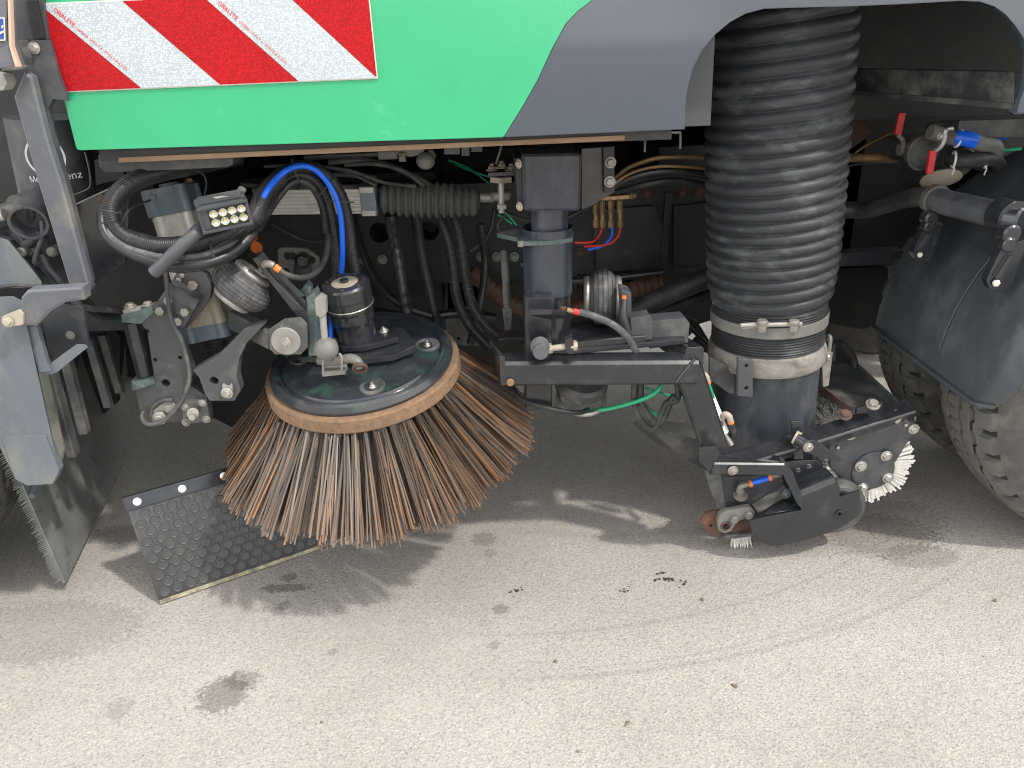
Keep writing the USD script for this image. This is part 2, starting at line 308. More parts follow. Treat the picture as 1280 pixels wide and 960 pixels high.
# ================================================================== THE GROUND
def ground_mat():
    N = {'g': ('geometry', {}),
         'big': ('noise_texture', {'scale': 1.7, 'detail': 6.0, 'roughness': .6}),
         'rb': ('rgb_ramp', {'ramp': [(.3, (.295, .280, .258)), (.5, (.335, .320, .298)), (.7, (.37, .356, .335))]}),
         'v': ('voronoi_texture', {'feature': 'f1', 'scale': 250.0, 'randomness': 1.0}),
         'vb': ('rgb_to_bw', {}), 'rv': ('rgb_ramp', {'ramp': [(0, (.50, .50, .51)), (.2, (.80, .80, .80)), (.55, (1.0, 1.0, .99)), (.85, (1.16, 1.15, 1.12)), (1, (1.4, 1.38, 1.34))]}),
         'f': ('noise_texture', {'scale': 330.0, 'detail': 5.0, 'roughness': .7}), 'rf': ('rgb_ramp', {'ramp': [(.28, (.50, .49, .48)), (.47, (.96, .96, .96)), (.7, (1.16, 1.16, 1.15))]}),
         'pit': ('noise_texture', {'scale': 130.0, 'detail': 3.0, 'roughness': .55}), 'rp': ('rgb_ramp', {'ramp': [(.30, (.42, .41, .40)), (.40, (1, 1, 1))]}),
         'm1': ('mix_color', {'blend_type': 'multiply', 'fac': .75, 'use_clamp': False}), 'm2': ('mix_color', {'blend_type': 'multiply', 'fac': .9}), 'm3': ('mix_color', {'blend_type': 'multiply', 'fac': .6}),
         'wob': ('noise_texture', {'scale': 85.0, 'detail': 6.0, 'roughness': .7}),
         'vd': ('voronoi_texture', {'feature': 'f1', 'scale': 190.0}), 'hs': ('math', {'math_type': 'multiply_add', 'value2': .8}),
         'bp': ('bump', {'strength': .7, 'distance': .0022}), 'p': ('principled_bsdf', {'roughness': .9, 'specular_ior_level': .25})}
    L = [('g.position', 'big.vector'), ('big.fac', 'rb.fac'), ('g.position', 'v.vector'), ('v.color', 'vb.color'), ('vb.val', 'rv.fac'), ('g.position', 'f.vector'), ('f.fac', 'rf.fac'),
         ('g.position', 'pit.vector'), ('pit.fac', 'rp.fac'), ('rb.color', 'm1.a'), ('rv.color', 'm1.b'), ('m1.result', 'm2.a'), ('rf.color', 'm2.b'), ('m2.result', 'm3.a'), ('rp.color', 'm3.b'),
         ('g.position', 'wob.vector'), ('g.position', 'vd.vector'), ('vd.distance', 'hs.value1'), ('pit.fac', 'hs.value3'), ('hs.value', 'bp.height'), ('bp.normal', 'p.normal')]
    last = 'm3.result'; i = [0]
    def mult(mask, dark):
        nonlocal last
        k = f's{i[0]}'; N[k] = ('mix_color', {'blend_type': 'multiply', 'b': dark}); L.extend([(mask, k + '.fac'), (last, k + '.a')]); last = k + '.result'
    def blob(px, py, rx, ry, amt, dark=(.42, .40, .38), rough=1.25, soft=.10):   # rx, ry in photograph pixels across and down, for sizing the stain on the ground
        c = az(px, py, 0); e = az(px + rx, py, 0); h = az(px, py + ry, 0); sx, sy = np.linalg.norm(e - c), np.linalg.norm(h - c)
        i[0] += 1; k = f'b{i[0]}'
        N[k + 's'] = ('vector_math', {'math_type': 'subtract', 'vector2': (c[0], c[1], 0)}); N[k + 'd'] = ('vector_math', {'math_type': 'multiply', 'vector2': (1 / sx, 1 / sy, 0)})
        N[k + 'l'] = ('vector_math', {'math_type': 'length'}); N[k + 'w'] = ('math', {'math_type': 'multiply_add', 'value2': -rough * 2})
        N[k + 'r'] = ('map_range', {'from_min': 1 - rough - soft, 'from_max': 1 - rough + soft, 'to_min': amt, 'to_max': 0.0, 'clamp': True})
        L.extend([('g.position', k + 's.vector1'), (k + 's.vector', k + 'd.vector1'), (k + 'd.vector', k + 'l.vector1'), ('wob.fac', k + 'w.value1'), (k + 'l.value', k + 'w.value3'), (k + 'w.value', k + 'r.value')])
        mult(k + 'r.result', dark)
    def arc(a, b, c, w, amt):
        o, R = circle3(az(*a, 0), az(*b, 0), az(*c, 0)); i[0] += 1; k = f'a{i[0]}'
        N[k + 's'] = ('vector_math', {'math_type': 'subtract', 'vector2': (o[0], o[1], 0)}); N[k + 'l'] = ('vector_math', {'math_type': 'length'})
        N[k + 't'] = ('math', {'math_type': 'subtract', 'value2': R}); N[k + 'a'] = ('math', {'math_type': 'absolute'}); N[k + 'w'] = ('math', {'math_type': 'multiply_add', 'value2': w * 1.6})
        N[k + 'r'] = ('map_range', {'from_min': w * .7, 'from_max': w * 1.9, 'to_min': amt, 'to_max': 0.0, 'clamp': True})
        L.extend([('g.position', k + 's.vector1'), (k + 's.vector', k + 'l.vector1'), (k + 'l.value', k + 't.value1'), (k + 't.value', k + 'a.value1'), ('wob.fac', k + 'w.value1'), (k + 'a.value', k + 'w.value3'), (k + 'w.value', k + 'r.value')])
        N[k + 'x'] = ('separate_xyz', {}); N[k + 'y'] = ('map_range', {'from_min': az(*a, 0)[1] + .0, 'from_max': az(*a, 0)[1] + .35 + max(0, az(*c, 0)[1] - az(*a, 0)[1]), 'to_min': 1.0, 'to_max': 0.0, 'clamp': True})
        N[k + 'x2'] = ('map_range', {'from_min': az(*a, 0)[0] - .1, 'from_max': az(*a, 0)[0] + .3, 'to_min': 0.0, 'to_max': 1.0, 'clamp': True})
        N[k + 'q'] = ('math', {'math_type': 'multiply'}); N[k + 'q2'] = ('math', {'math_type': 'multiply'})
        L.extend([('g.position', k + 'x.vector'), (k + 'x.y', k + 'y.value'), (k + 'x.x', k + 'x2.value'), (k + 'y.result', k + 'q.value1'), (k + 'x2.result', k + 'q.value2'), (k + 'q.value', k + 'q2.value1'), (k + 'r.result', k + 'q2.value2')])
        mult(k + 'q2.value', (.62, .61, .62))
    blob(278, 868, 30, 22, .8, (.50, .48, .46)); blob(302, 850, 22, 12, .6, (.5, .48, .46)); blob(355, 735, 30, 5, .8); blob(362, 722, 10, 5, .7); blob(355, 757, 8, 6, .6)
    blob(605, 674, 14, 9, .5); blob(625, 762, 10, 6, .6); blob(612, 692, 8, 5, .4); blob(150, 885, 16, 12, .3)
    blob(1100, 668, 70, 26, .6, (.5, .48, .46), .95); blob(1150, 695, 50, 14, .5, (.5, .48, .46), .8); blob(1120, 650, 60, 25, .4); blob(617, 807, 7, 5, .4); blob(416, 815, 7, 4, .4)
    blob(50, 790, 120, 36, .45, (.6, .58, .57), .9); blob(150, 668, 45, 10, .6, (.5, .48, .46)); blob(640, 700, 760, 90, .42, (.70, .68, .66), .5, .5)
    arc((560, 846), (850, 832), (1180, 725), .011, .5); arc((640, 838), (870, 818), (1180, 700), .006, .4); arc((520, 790), (830, 775), (1100, 680), .009, .4); arc((620, 660), (800, 668), (1080, 600), .02, .35)
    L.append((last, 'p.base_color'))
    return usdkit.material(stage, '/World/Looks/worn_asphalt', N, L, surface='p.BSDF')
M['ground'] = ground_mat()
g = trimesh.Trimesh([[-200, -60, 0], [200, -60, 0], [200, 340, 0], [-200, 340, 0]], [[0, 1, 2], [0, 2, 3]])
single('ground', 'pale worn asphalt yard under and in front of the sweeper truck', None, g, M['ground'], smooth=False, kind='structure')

# ================================================================== THE TRUCK: panels
P0 = 1.54
truck = thing('sweeper_truck', 'green and grey road sweeper truck seen along its side, with dark underbody and wheels', 'truck', (0, 2.7, 0))
def X0(px, py): w = at(px, py, P0); return (w[0], w[2])
TOP = 2.05
bound = [(630, 170), (655, 130), (672, 100), (690, 61), (707, 30), (722, 14), (743, -2), (790, -42), (860, -82), (960, -112)]
bl = [X0(*p) for p in bound]
bl[0] = X0(629.5, 171.5)
left_bot, right_bot = X0(96, 188), X0(856, 161.5)
left_top = (left_bot[0], TOP)
arch = [(856, 161.5), (857, 130), (860, 108), (866, 86), (877, 64), (893, 44), (912, 28), (932, 17), (955, 11), (1000, 9.5), (1060, 8), (1130, 5), (1200, 1), (1225, 2), (1243, 8), (1257, 18), (1269, 32), (1279, 47), (1284, 62), (1284, 84), (1281, 110), (1275, 126), (1271, 141)]
al = [X0(*p) for p in arch]
endx = al[-1][0] + .9
def sb_shape(P, t, ch=.006): return shape(P, t, V(0, P0, 0), V(1, 0, 0), V(0, 0, 1), ch)
# the boundary curve may leave green to the left; both halves share it
green = Polygon([left_bot, bl[0]] + bl[1:] + [(bl[-1][0], TOP), left_top])
greyp = Polygon([(bl[0][0] + .0012, bl[0][1]), ] + al + [(al[-1][0] + .0, al[-1][1]), (endx, al[-1][1]), (endx, TOP), (bl[-1][0] + .0012, TOP)] + [(x + .0012, z) for x, z in bl[1:][::-1]])
part(truck, 'green_panel', shape(rnd_poly(green, .006), .018, V(0, P0, 0), V(1, 0, 0), V(0, 0, 1)), M['green'], 'bright green painted side panel')
part(truck, 'grey_panel', shape(greyp, .014, V(0, P0, 0), V(1, 0, 0), V(0, 0, 1)), M['grey'], 'glossy grey side panel with the rounded cut-out over the hose')
# the tank behind the panels
tk = M['black2']
part(truck, 'tank_body', box(left_bot[0] + .03, al[0][0] - .02, P0 + .02, 3.2, 1.045, 2.0), tk)
part(truck, 'far_side_rail', box(.30, 3.5, 3.15, 3.20, .62, 1.2), tk)
part(truck, 'added_far_side_skirt', box(-3.2, .30, 3.20, 3.24, .30, 1.2), tk)  # unseen panel added to keep far-side skylight off the ground underneath
part(truck, 'hopper_body', [box(al[0][0] - .02, endx, 2.22, 3.2, .99, 2.0), box(al[0][0], endx, P0 + .052, 2.22, 1.42, 2.0)], tk)
part(truck, 'arch_liner', plate([(846, 158.5), (846, -20), (898, -20), (894, 40), (888, 157)], P0 + .075, .02), M['greyin'])
# marker sheet: white and red diagonal blocks, printed line
sx0, sz0 = X0(78.6, 114.2); sx1, sz1 = X0(471, 97); S_W = sx1 - sx0; S_H = S_W / 4
eX = unit(V(sx1 - sx0, 0, sz1 - sz0)); eZ = V(-eX[2], 0, eX[0]); so = V(sx0, P0 - .0032, sz0)
stk = part(truck, 'marker_sheet', shape(sbox(-.002, -.002, S_W + .002, S_H + .002), .002, so + V(0, .0012, 0), eX, eZ), M['white_edge'], 'red and white striped reflective warning sheet', smooth=False)
q = S_W / 4; full = sbox(0, 0, S_W, S_H); gap = .0006
for i in range(-1, 4):
    for col, x in (('red', i * q), ('white', i * q)):
        pass
for i in range(0, 6):      # bands running down to the right; bottom edge from (i-1)*q to i*q
    band = Polygon([((i - 1) * q + gap, 0), (i * q - gap, 0), ((i - 1) * q - gap, S_H), ((i - 2) * q + gap, S_H)]).intersection(full)
    if band.is_empty or band.area < 1e-5: continue
    red = i % 2 == 1
    part(stk, 'red_stripe' if red else 'white_stripe', shape(band, .0006, so + V(0, -.0004, 0), eX, eZ), M['sheet_red' if red else 'sheet_white'], smooth=False)
for i in (1, 3):
    dn = unit(V(1, -1, 0)); up = V(dn[1] * -1, dn[0], 0)
    for txt, h, off, b in (('ORALITE', .0066, .022, True), ('UVNDA 10747 4-37510 B 4.301', .0046, .0655, False)):
        m = meshkit.text_mesh(txt, h, .0002, bold=b); v = m.vertices
        st = V((i - 1) * q, S_H, 0) + dn * off + V(.0075, .0075, 0) * .72
        loc = st + v[:, :1] * dn + v[:, 1:2] * V(.7071, .7071, 0)
        m.vertices = so + V(0, -.0007, 0) + loc[:, :1] * eX + loc[:, 1:2] * eZ + v[:, 2:] * V(0, -1, 0)
        part(stk, 'printed_line', m, M['redtext'], smooth=False)
# rusty edge board below the panel and the tray behind it
part(truck, 'rusty_edge_board', hull([*(at(x, y, Y) for Y in (1.555, 1.66) for x, y in ((148, 197), (148, 203.5), (781, 169), (781, 175.5)))]), M['rust'], 'long flat board with a rusty brown edge')
part(truck, 'under_tray', hull([*(at(x, y, 1.62) for x, y in ((123, 194), (291, 194), (291, 206), (284, 209), (132, 216), (124, 208))), *(at(x, y, 1.62) + V(0, .25, .0) for x, y in ((123, 194), (291, 194), (291, 206), (132, 216)))]), M['gun'])
# small step handle
part(truck, 'grab_loop', tube([(806, 190, 1.62), (806, 186, 1.62), (807, 167, 1.62), (811, 166, 1.62), (846, 166, 1.62), (850, 167, 1.62), (850, 186, 1.62)], 3.2, 8, step=.004), M['gun'])
# chassis rails
RY = 2.28
rail = [(300, 232), (892, 205), (892, 352), (820, 354), (640, 366), (300, 372)]
part(truck, 'chassis_rail', plate([(150, 250), (900, 215), (900, 338), (600, 352), (150, 368)], RY, .10, holes=[(474, 291, 13), (537, 289, 12), (700, 300, 10)]), M['black2'])
part(truck, 'chassis_rail', box(-2.6, 3.2, 3.05, 3.13, .56, .84), M['black2'])
for x, y in ((601, 321), (621, 321), (643, 321), (724, 315), (764, 312), (785, 310), (806, 309), (847, 307), (868, 305), (808, 242), (852, 241), (872, 240), (455, 325), (478, 324)):
    part(truck, 'rail_bolt', bolt_px(x, y, RY - .002, 4.2), M['dullsteel'] if x < 700 else M['rustdark'])
part(truck, 'rail_bracket_plate', [plate([(745, 262), (818, 258), (836, 300), (836, 336), (745, 340)], RY - .03, .028), beam(at(836, 240, RY - .03), at(828, 340, RY - .03), .012, .02)], M['black2'])
part(truck, 'rail_bracket_plate', plate([(842, 258), (895, 252), (895, 330), (842, 334)], RY - .02, .018), M['black2'])
for Xc in (-1.1, -.2, .75, 1.6): part(truck, 'crossmember', box(Xc - .05, Xc + .05, RY + .1, 3.05, .58, .80), M['black2'])
for k in range(2): part(truck, 'drive_shaft' if k == 0 else 'exhaust_pipe', cyl(V(-2.2, 2.6 + .3 * k, .60 + .05 * k), V(1.9, 2.6 + .3 * k, .60 + .02 * k), .05, 16), M['black2'])
part(truck, 'gearbox', box(-.75, -.15, 2.45, 2.95, .42, .86), M['black2']); part(truck, 'axle_drive', box(.55, 1.2, 2.5, 3.0, .50, .9), M['black2'])
part(truck, 'far_tank', box(-2.0, -.1, 3.16, 3.3, .42, 1.05), M['black2'])
part(truck, 'far_battery_box', box(.75, 1.2, 3.0, 3.3, .58, 1.05), M['black2'])

# ================================================================== SIDE BRUSH
bn = unit(V(-.062, -.165, 1.0)); bc = at(453, 452, 1.70); bk = mpp(bc); PR = 114 * bk
brush = thing('side_brush', 'round gutter brush with rusty steel bristles under a black plate, below the green panel', 'brush', (bc[0], bc[1], .28))
part(brush, 'plate', lathe([(0, .026), (PR * .55, .026), (PR * .60, .020), (PR * .84, .016), (PR * .865, .009), (PR * .90, .018), (PR * .94, .021), (PR * .975, .017), (PR, .004), (PR * .99, -.003), (PR * .7, -.003)], bc, bn, 72), M['greenplate'])
part(brush, 'ring', lathe([(PR * .7, -.004), (PR * 1.045, -.004), (PR * 1.06, -.008), (PR * 1.065, -.036), (PR * 1.05, -.040), (PR * .70, -.040), (PR * .7, -.004)], bc, bn, 72), M['cork'], 'tan pressed board ring holding the bristles', smooth=25)
ba, bb, _ = frame(bn)
def onplate(r, a, h): return bc + r * (math.cos(a) * ba + math.sin(a) * bb) + h * bn
STEEL = [(.105, .095, .088), (.20, .18, .165), (.06, .055, .05), (.15, .127, .105), (.09, .075, .064)]
RUST = [(.11, .08, .06), (.165, .105, .065), (.075, .053, .042), (.15, .105, .075), (.22, .115, .05), (.05, .04, .034)]
def tint(path, c):
    UsdGeom.PrimvarsAPI(stage.GetPrimAtPath(path)).CreatePrimvar('tint', usdkit._T.Color3fArray, 'vertex').Set(usdkit.Vt.Vec3fArray.FromNumpy(np.asarray(c, np.float32)))
NT = 68; TIP = 201 * bk
for row, (r0, r1, drop) in enumerate(((.98, 1.0, .172), (.86, .90, .190))):
    for i in range(NT):
        cols = []; a0 = (i + .12 * row + rnd.uniform(-.18, .18)) / NT * 2 * math.pi; ms = []
        jit = rnd.uniform(-.03, .03); sw = rnd.gauss(0, .02); nb = rnd.choice((14, 17, 20))
        for _ in range(nb):
            da, dr = rnd.gauss(0, .011), rnd.gauss(0, .008)
            p0 = onplate(PR * r0 + dr, a0 + da, -.038)
            sp = rnd.gauss(0, .024) + da * 1.2 + sw; rr = TIP * r1 * (1 + jit + rnd.gauss(0, .016)); L = rnd.gauss(0, .008)
            p2 = onplate(rr, a0 + sp, -.04 - drop + L); p1 = .52 * p0 + .48 * p2 + bn * .004 + unit(p2 - p0) * 0
            w = rnd.uniform(.0016, .0027)
            ms.append(sweep([p0, .45 * p0 + .55 * p2, p2], [w, w, w * .95], 3, caps=False))
            rusty = .35 + .45 * abs(math.cos(math.atan2(*(p2 - bc)[[1, 0]]))) ** 2; cc_ = np.array(rnd.choice(RUST if rnd.random() < rusty else STEEL)) * rnd.uniform(.75, 1.25)
            cols.append(np.repeat([cc_ * .8, cc_, cc_ * .78 + .22 * np.array((.22, .125, .075))], 3, axis=0))
        tint(part(brush, 'bristle_tuft', ms, M['bristle'], smooth=False), np.vstack(cols))
# motor plate, motor
mo = bc + bn * .052
mp = [(374, 446), (394, 420), (440, 402), (476, 396), (500, 405), (519, 428), (520, 432), (491, 444), (452, 449)]
W = [onpl(x, y, mo, bn) for x, y in mp]
part(brush, 'motor_plate', hull(W + [w - bn * .014 for w in W]), M['black'])
part(brush, 'plate_hub', cyl(bc + bn * .02, mo - bn * .013, .055, 28), M['black2'])
part(brush, 'dust_crust', lathe([(.072, .0005), (.115, .0005), (.115, .003), (.1, .005), (.072, .004)], bc + bn * .021, bn, 40), M['cement'])
mc = onpl(449, 428, mo, bn); mr = 29 * bk
top = at(445, 357, mc[1] + .02)
md = unit(bn + V(-.02, .02, 0)); H = .152
fl = [(mc + md * h) for h in (0, .014)]
W = []
for a_, r_ in ((0, 1.75), (.55, 1.0), (1.2, .95), (2.0, .95), (math.pi, 1.55), (math.pi + .6, .95), (4.3, .95), (5.3, .95), (5.75, 1.0)):
    W.append(mc + mr * r_ * (math.cos(a_) * V(1, -.25, .06) + math.sin(a_) * V(.2, 1, .1)))
part(brush, 'motor_flange', hull(W + [w + md * .013 for w in W]), M['black'])
part(brush, 'motor', lathe([(mr * .80, .01), (mr * .82, .055), (mr * .9, .066), (mr * .9, .088), (mr * .97, .092), (mr * .97, .118), (mr, .12), (mr, .147), (mr * .93, .152), (mr * .5, .152)], mc, md, 44), M['black'], 'black cylindrical hydraulic motor', smooth=20)
part(brush, 'motor_band', lathe([(mr * .975, .0985), (mr * .995, .0995), (mr * .995, .101), (mr * .975, .102)], mc, md, 44), M['steel'])
part(brush, 'motor_cap', lathe([(mr * .54, .150), (mr * .54, .1535), (0, .1535)], mc, md, 30), M['beige'], 'pale round cap disc')
part(brush, 'cap_screw', lathe([(mr * .18, .153), (mr * .18, .159), (mr * .08, .162), (0, .162)], mc, md, 12), M['black'])
for i in range(7):
    a = i / 7 * 2 * math.pi; o = mc + mr * .78 * (math.cos(a) * frame(md)[0] + math.sin(a) * frame(md)[1])
    part(brush, 'cover_bolt', lathe([(.0062, .15), (.0062, .156), (.003, .158), (0, .158)], o, md, 8), M['black'])
part(brush, 'flange_bolt', bolt_mesh(onpl(481, 420, mo, bn) + bn * .013, bn, .0075, stud=.004), M['steel'])
part(brush, 'flange_bolt', bolt_mesh(onpl(420, 434, mo, bn) + bn * .013, bn, .0075, stud=.004), M['steel'])
for x, y in ((534, 432), (466, 484), (378, 449)):
    o = onpl(x, y, bc + bn * .016, bn)
    part(brush, 'bolt_recess', lathe([(.030, -.001), (.028, .005), (.024, .0055), (.016, .001), (0, .0006)], o, bn, 22), M['dusty'])
    part(brush, 'plate_bolt', bolt_mesh(o + bn * .001, bn, .0062, stud=.006), M['steel'])
for x, y, s in ((496, 462, 1.), (503, 466, .8), (560, 400, 0)):
    if s:
        o = onpl(x, y, bc + bn * .017, bn); part(brush, 'paint_chip', hull([o + V(rnd.uniform(-.009, .009), rnd.uniform(-.008, .008), 0) * s + bn * h for h in (0, .0015) for _ in range(6)]), M['cement'])
# spray nozzle on the plate rim
NY = 1.56
bal = at(408, 436, NY); k = mpp(bal)
part(brush, 'float_ball', lathe([(15 * k * math.sin(t), -15 * k * math.cos(t)) for t in np.linspace(0, math.pi, 18)], bal, (0.1, -.3, 1), 28), M['castgrey'], 'grey ball on a short stem')
part(brush, 'ball_stem', [cyl(at(403, 388, NY + .01), at(406, 425, NY), 4.2 * k, 14), plate([(393, 374), (400, 369), (407, 373), (408, 392), (402, 398), (395, 394)], NY, .02, rad=2)], M['cement'])
part(brush, 'nozzle_pipe', [tube([(398, 450, NY + .03), (418, 452, NY + .02), (438, 448, NY + .01), (447, 452, NY), (450, 461, NY - .005)], 12, 14, step=.006)], M['castgrey'], 'cast grey elbow nozzle')
part(brush, 'nozzle_mouth', lathe([(.0165, 0), (.0165, .008), (.012, .008), (.011, -.004), (0, -.006)], at(450, 458, NY - .005), unit(at(450, 470, NY - .02) - at(450, 458, NY)), 18), M['rustdark'])
part(brush, 'nozzle_bracket', [plate([(402, 465), (431, 462), (432, 468), (403, 471)], NY + .02, .03), tube([(404, 466, NY), (404, 452, NY - .005), (407, 446, NY)], 3, 8, step=.004), tube([(427, 463, NY), (427, 447, NY - .005), (424, 442, NY)], 3, 8, step=.004)], M['cement'])

# ================================================================== BRUSH ARM
AY = 1.62
arm = thing('brush_arm', 'black bracket arm left of the round brush, with bolted plates and a small air spring', 'machine arm', at(210, 500, AY) * V(1, 1, 0))
part(arm, 'main_plate', plate([(177, 405), (214, 352), (250, 374), (228, 412), (231, 436), (240, 462), (238, 482), (259, 496), (263, 527), (178, 528), (168, 484), (194, 480), (184, 414)], AY, .025, holes=[(184, 414, 2.4), (193.6, 450, 2.6), (225, 447, 2.6), (207, 479, 5.5)], ch=0), M['gun'])
part(arm, 'link_plate', plate([(214, 353), (222, 338), (240, 334), (258, 343), (265, 358), (262, 374), (250, 392), (232, 412), (220, 400)], AY + .03, .02, rad=4), M['gun'])
part(arm, 'link_edge', tube([(214, 353, AY - .004), (232, 364, AY - .004), (238, 370, AY - .004), (250, 375, AY - .004)], 2.5, 6), M['black'])
for x, y, r, Y in ((242, 356, 6.5, AY + .03), (211, 375, 5.5, AY), (201, 388, 6, AY), (232, 389, 6, AY), (223, 401, 6, AY), (224, 350, 4, AY + .03), (228, 344, 3.5, AY + .03)):
    part(arm, 'bolt', bolt_px(x, y, Y - .001, r, washer=False), M['dullsteel'])
part(arm, 'pivot_tube', cyl(at(164, 402, AY + .02), at(183, 473, AY + .02), 10.5 * mpp(at(170, 440, AY)), 26), M['black'])
part(arm, 'pivot_block', plate([(151, 394), (190, 385), (192, 391), (176, 405), (153, 403)], AY - .005, .05), M['greensteel']); part(arm, 'pivot_block', plate([(164, 476), (192, 474), (194, 480), (165, 489)], AY - .006, .05), M['greensteel'])
part(arm, 'pivot_cap', hull([at(x, y, Y) for x, y, Y in ((153, 388, AY), (163, 383, AY + .04), (192, 380, AY + .04), (187, 389, AY), (155, 393, AY))] + [at(x, y, Y) for x, y, Y in ((155, 395, AY), (187, 391, AY))]), M['cement'])
for x, y in ((163, 384), (185, 382)): part(arm, 'bolt', bolt_mesh(at(x, y, AY + .02), (0, 0, 1), .009), M['dullsteel'])
part(arm, 'curved_arm', plate([(332, 404), (322, 415), (308, 429), (299, 448), (296, 470), (301, 488), (293, 501), (262, 501), (256, 492), (249, 472), (241, 463), (273, 444), (293, 424), (306, 410)], AY - .02, .03, holes=[(267.6, 476, 5.5)]), M['gun'])
part(arm, 'link_strap', plate([(277.5, 478), (290.5, 478), (290.5, 497), (277.5, 497)], AY - .026, .006, rad=6, holes=[(284, 479, 4.2)]), M['cement'])
part(arm, 'bolt', bolt_px(284, 491, AY - .027, 5.2), M['steel'])
k = mpp(at(200, 518, AY))
part(arm, 'oval_plate', shape(affinity.rotate(LineString([(-10 * k, 0), (10 * k, 0)]).buffer(9.5 * k), 33), .008, at(203, 516, AY - .004), V(1, 0, 0), V(0, 0, 1), .002), M['cement'], 'pale oval cover plate')
part(arm, 'oval_rim', tube([(190, 523, AY - .004), (189, 512, AY - .005), (196, 504, AY - .005), (206, 500, AY - .005), (216, 500, AY - .004)], 5, 8), M['dusty'])
part(arm, 'bolt', bolt_px(200, 522, AY - .012, 6.2), M['steel']); part(arm, 'bolt', bolt_px(212, 511, AY - .012, 4.4), M['dullsteel'])
part(arm, 'flange_plate', plate([(226, 503), (258, 499), (262, 526), (230, 531)], AY - .012, .012), M['dusty'])
for x, y in ((231, 509), (253, 504), (232.5, 528), (258, 524)): part(arm, 'bolt', bolt_px(x, y, AY - .012, 3.6), M['dullsteel'])
part(arm, 'spindle', [cyl(at(241, 516, AY - .01), at(241, 517, AY - .05), 7 * k, 18), cyl(at(241, 520, AY - .045), at(240, 522, AY - .075), 4 * k, 14)], M['dullsteel'])
# braided cable on the arm
part(arm, 'braided_cable', sweep(spline(pp([(205, 332, AY - .03), (208, 352, AY - .025), (210, 374, AY - .015), (215, 401, AY - .012), (226, 422, AY - .01), (233, 446, AY - .01), (237, 470, AY - .012), (233, 488, AY - .015), (226, 502, AY - .02), (214, 518, AY - .03), (200, 528, AY - .032), (184, 530, AY - .03), (177, 522, AY - .02), (179, 514, AY - .01)]), .006), 2.7 * k, 8), M['dusty'])
# tilt actuator: lobed body, cap, bellows
d0, d1 = at(213, 236, 1.80), at(268, 421, 1.74); ad = unit(d1 - d0); LA = np.linalg.norm(d1 - d0); ka = mpp(d0)
def lobed(rx, c=.28): 
    base = sbox(-1, -1, 1, 1).buffer(-.3).buffer(.3, quad_segs=5)
    for s in (-1, 1):
        for t in (-1, 1): base = base.union(Point(s * .8, t * .8).buffer(.33, quad_segs=5))
    return affinity.scale(base, rx, rx, origin=(0, 0))
def lob(s0, s1, rx, rx1=None):
    a, b, d = frame(ad, (0, 1, 0)); m = extrude(lobed(1.0), 1.0); v = m.vertices
    sc = (rx + ((rx1 or rx) - rx) * v[:, 2:]); m.vertices = d0 + (v[:, :1] * a + v[:, 1:2] * b) * sc + (s0 + v[:, 2:] * (s1 - s0)) * LA * d; return m
part(arm, 'actuator_cap', lob(-.01, .16, 25 * ka), M['bluegrey']); part(arm, 'actuator_body', lob(.16, .62, 22 * ka), M['silver'], 'silver lobed actuator body')
part(arm, 'actuator_body', lob(.55, .90, 20 * ka, 28 * ka), M['beige'], 'dusty beige lower actuator body')
part(arm, 'actuator_cap', lob(.90, 1.0, 28 * ka, 27 * ka), M['bluegrey'])
part(arm, 'actuator_lid', [cyl(d0 - ad * .012, d0 - ad * .002, 12 * ka, 20), box(*(lambda p: (p[0] - .012, p[0] + .006, p[1] - .03, p[1] - .01, p[2] - .06, p[2] - .0))(at(196, 240, 1.78)))], M['bluegrey'])
part(arm, 'bolt', bolt_mesh(at(237, 227, 1.80), (0, 0, 1), .008), M['brass'])
prof = [(15 * ka, 0)]
for i in range(6): prof += [(15 * ka, .009 * i + .006), (11 * ka, .009 * i + .010)]
part(arm, 'bellows', lathe([(10 * ka, 0)] + prof, d1, V(0, 0, -1), 26), M['rubber'])
part(arm, 'cross_strut', beam(at(291, 398, AY + .06), at(342, 424, AY), .03, .045), M['dusty'])
# air spring between two rims
sc_ = at(303, 358, 1.63); sd = unit(V(.66, .22, .70)); ks = mpp(sc_)
part(arm, 'air_spring', torus(sc_, sd, 22 * ks, 17 * ks, 56, 22, 1.1), M['fabric'], 'ribbed grey rubber air spring')
for o, R in ((-21, 21), (21, 21)):
    c = sc_ + sd * o * ks; part(arm, 'spring_rim', [torus(c, sd, (R - 1) * ks, 5 * ks, 48, 12), lathe([(0, -.003), (R * ks, -.003), (R * ks, .003), (0, .003)], c, sd, 40)], M['alu'])
for r in range(-4, 5):       # moulded ribs round the air spring
    t = r / 4 * 1.15; R = 22 * ks + 17.0 * ks * math.cos(t); h = 17.0 * ks * 1.1 * math.sin(t)
    part(arm, 'spring_rib', torus(sc_ + sd * h, sd, R, .0006, 56, 5), M['rubber'])
fa, fb_, _ = frame(sd)
part(arm, 'spring_cords', [sweep([sc_ + (22 * ks + 17.1 * ks * math.cos(t)) * (math.cos(a) * fa + math.sin(a) * fb_) + sd * 17.1 * ks * 1.1 * math.sin(t) for t in np.linspace(-1.2, 1.2, 9)], .0005, 4, caps=False) for a in np.arange(26) / 26 * 2 * math.pi], M['rubber'], kind='stuff')
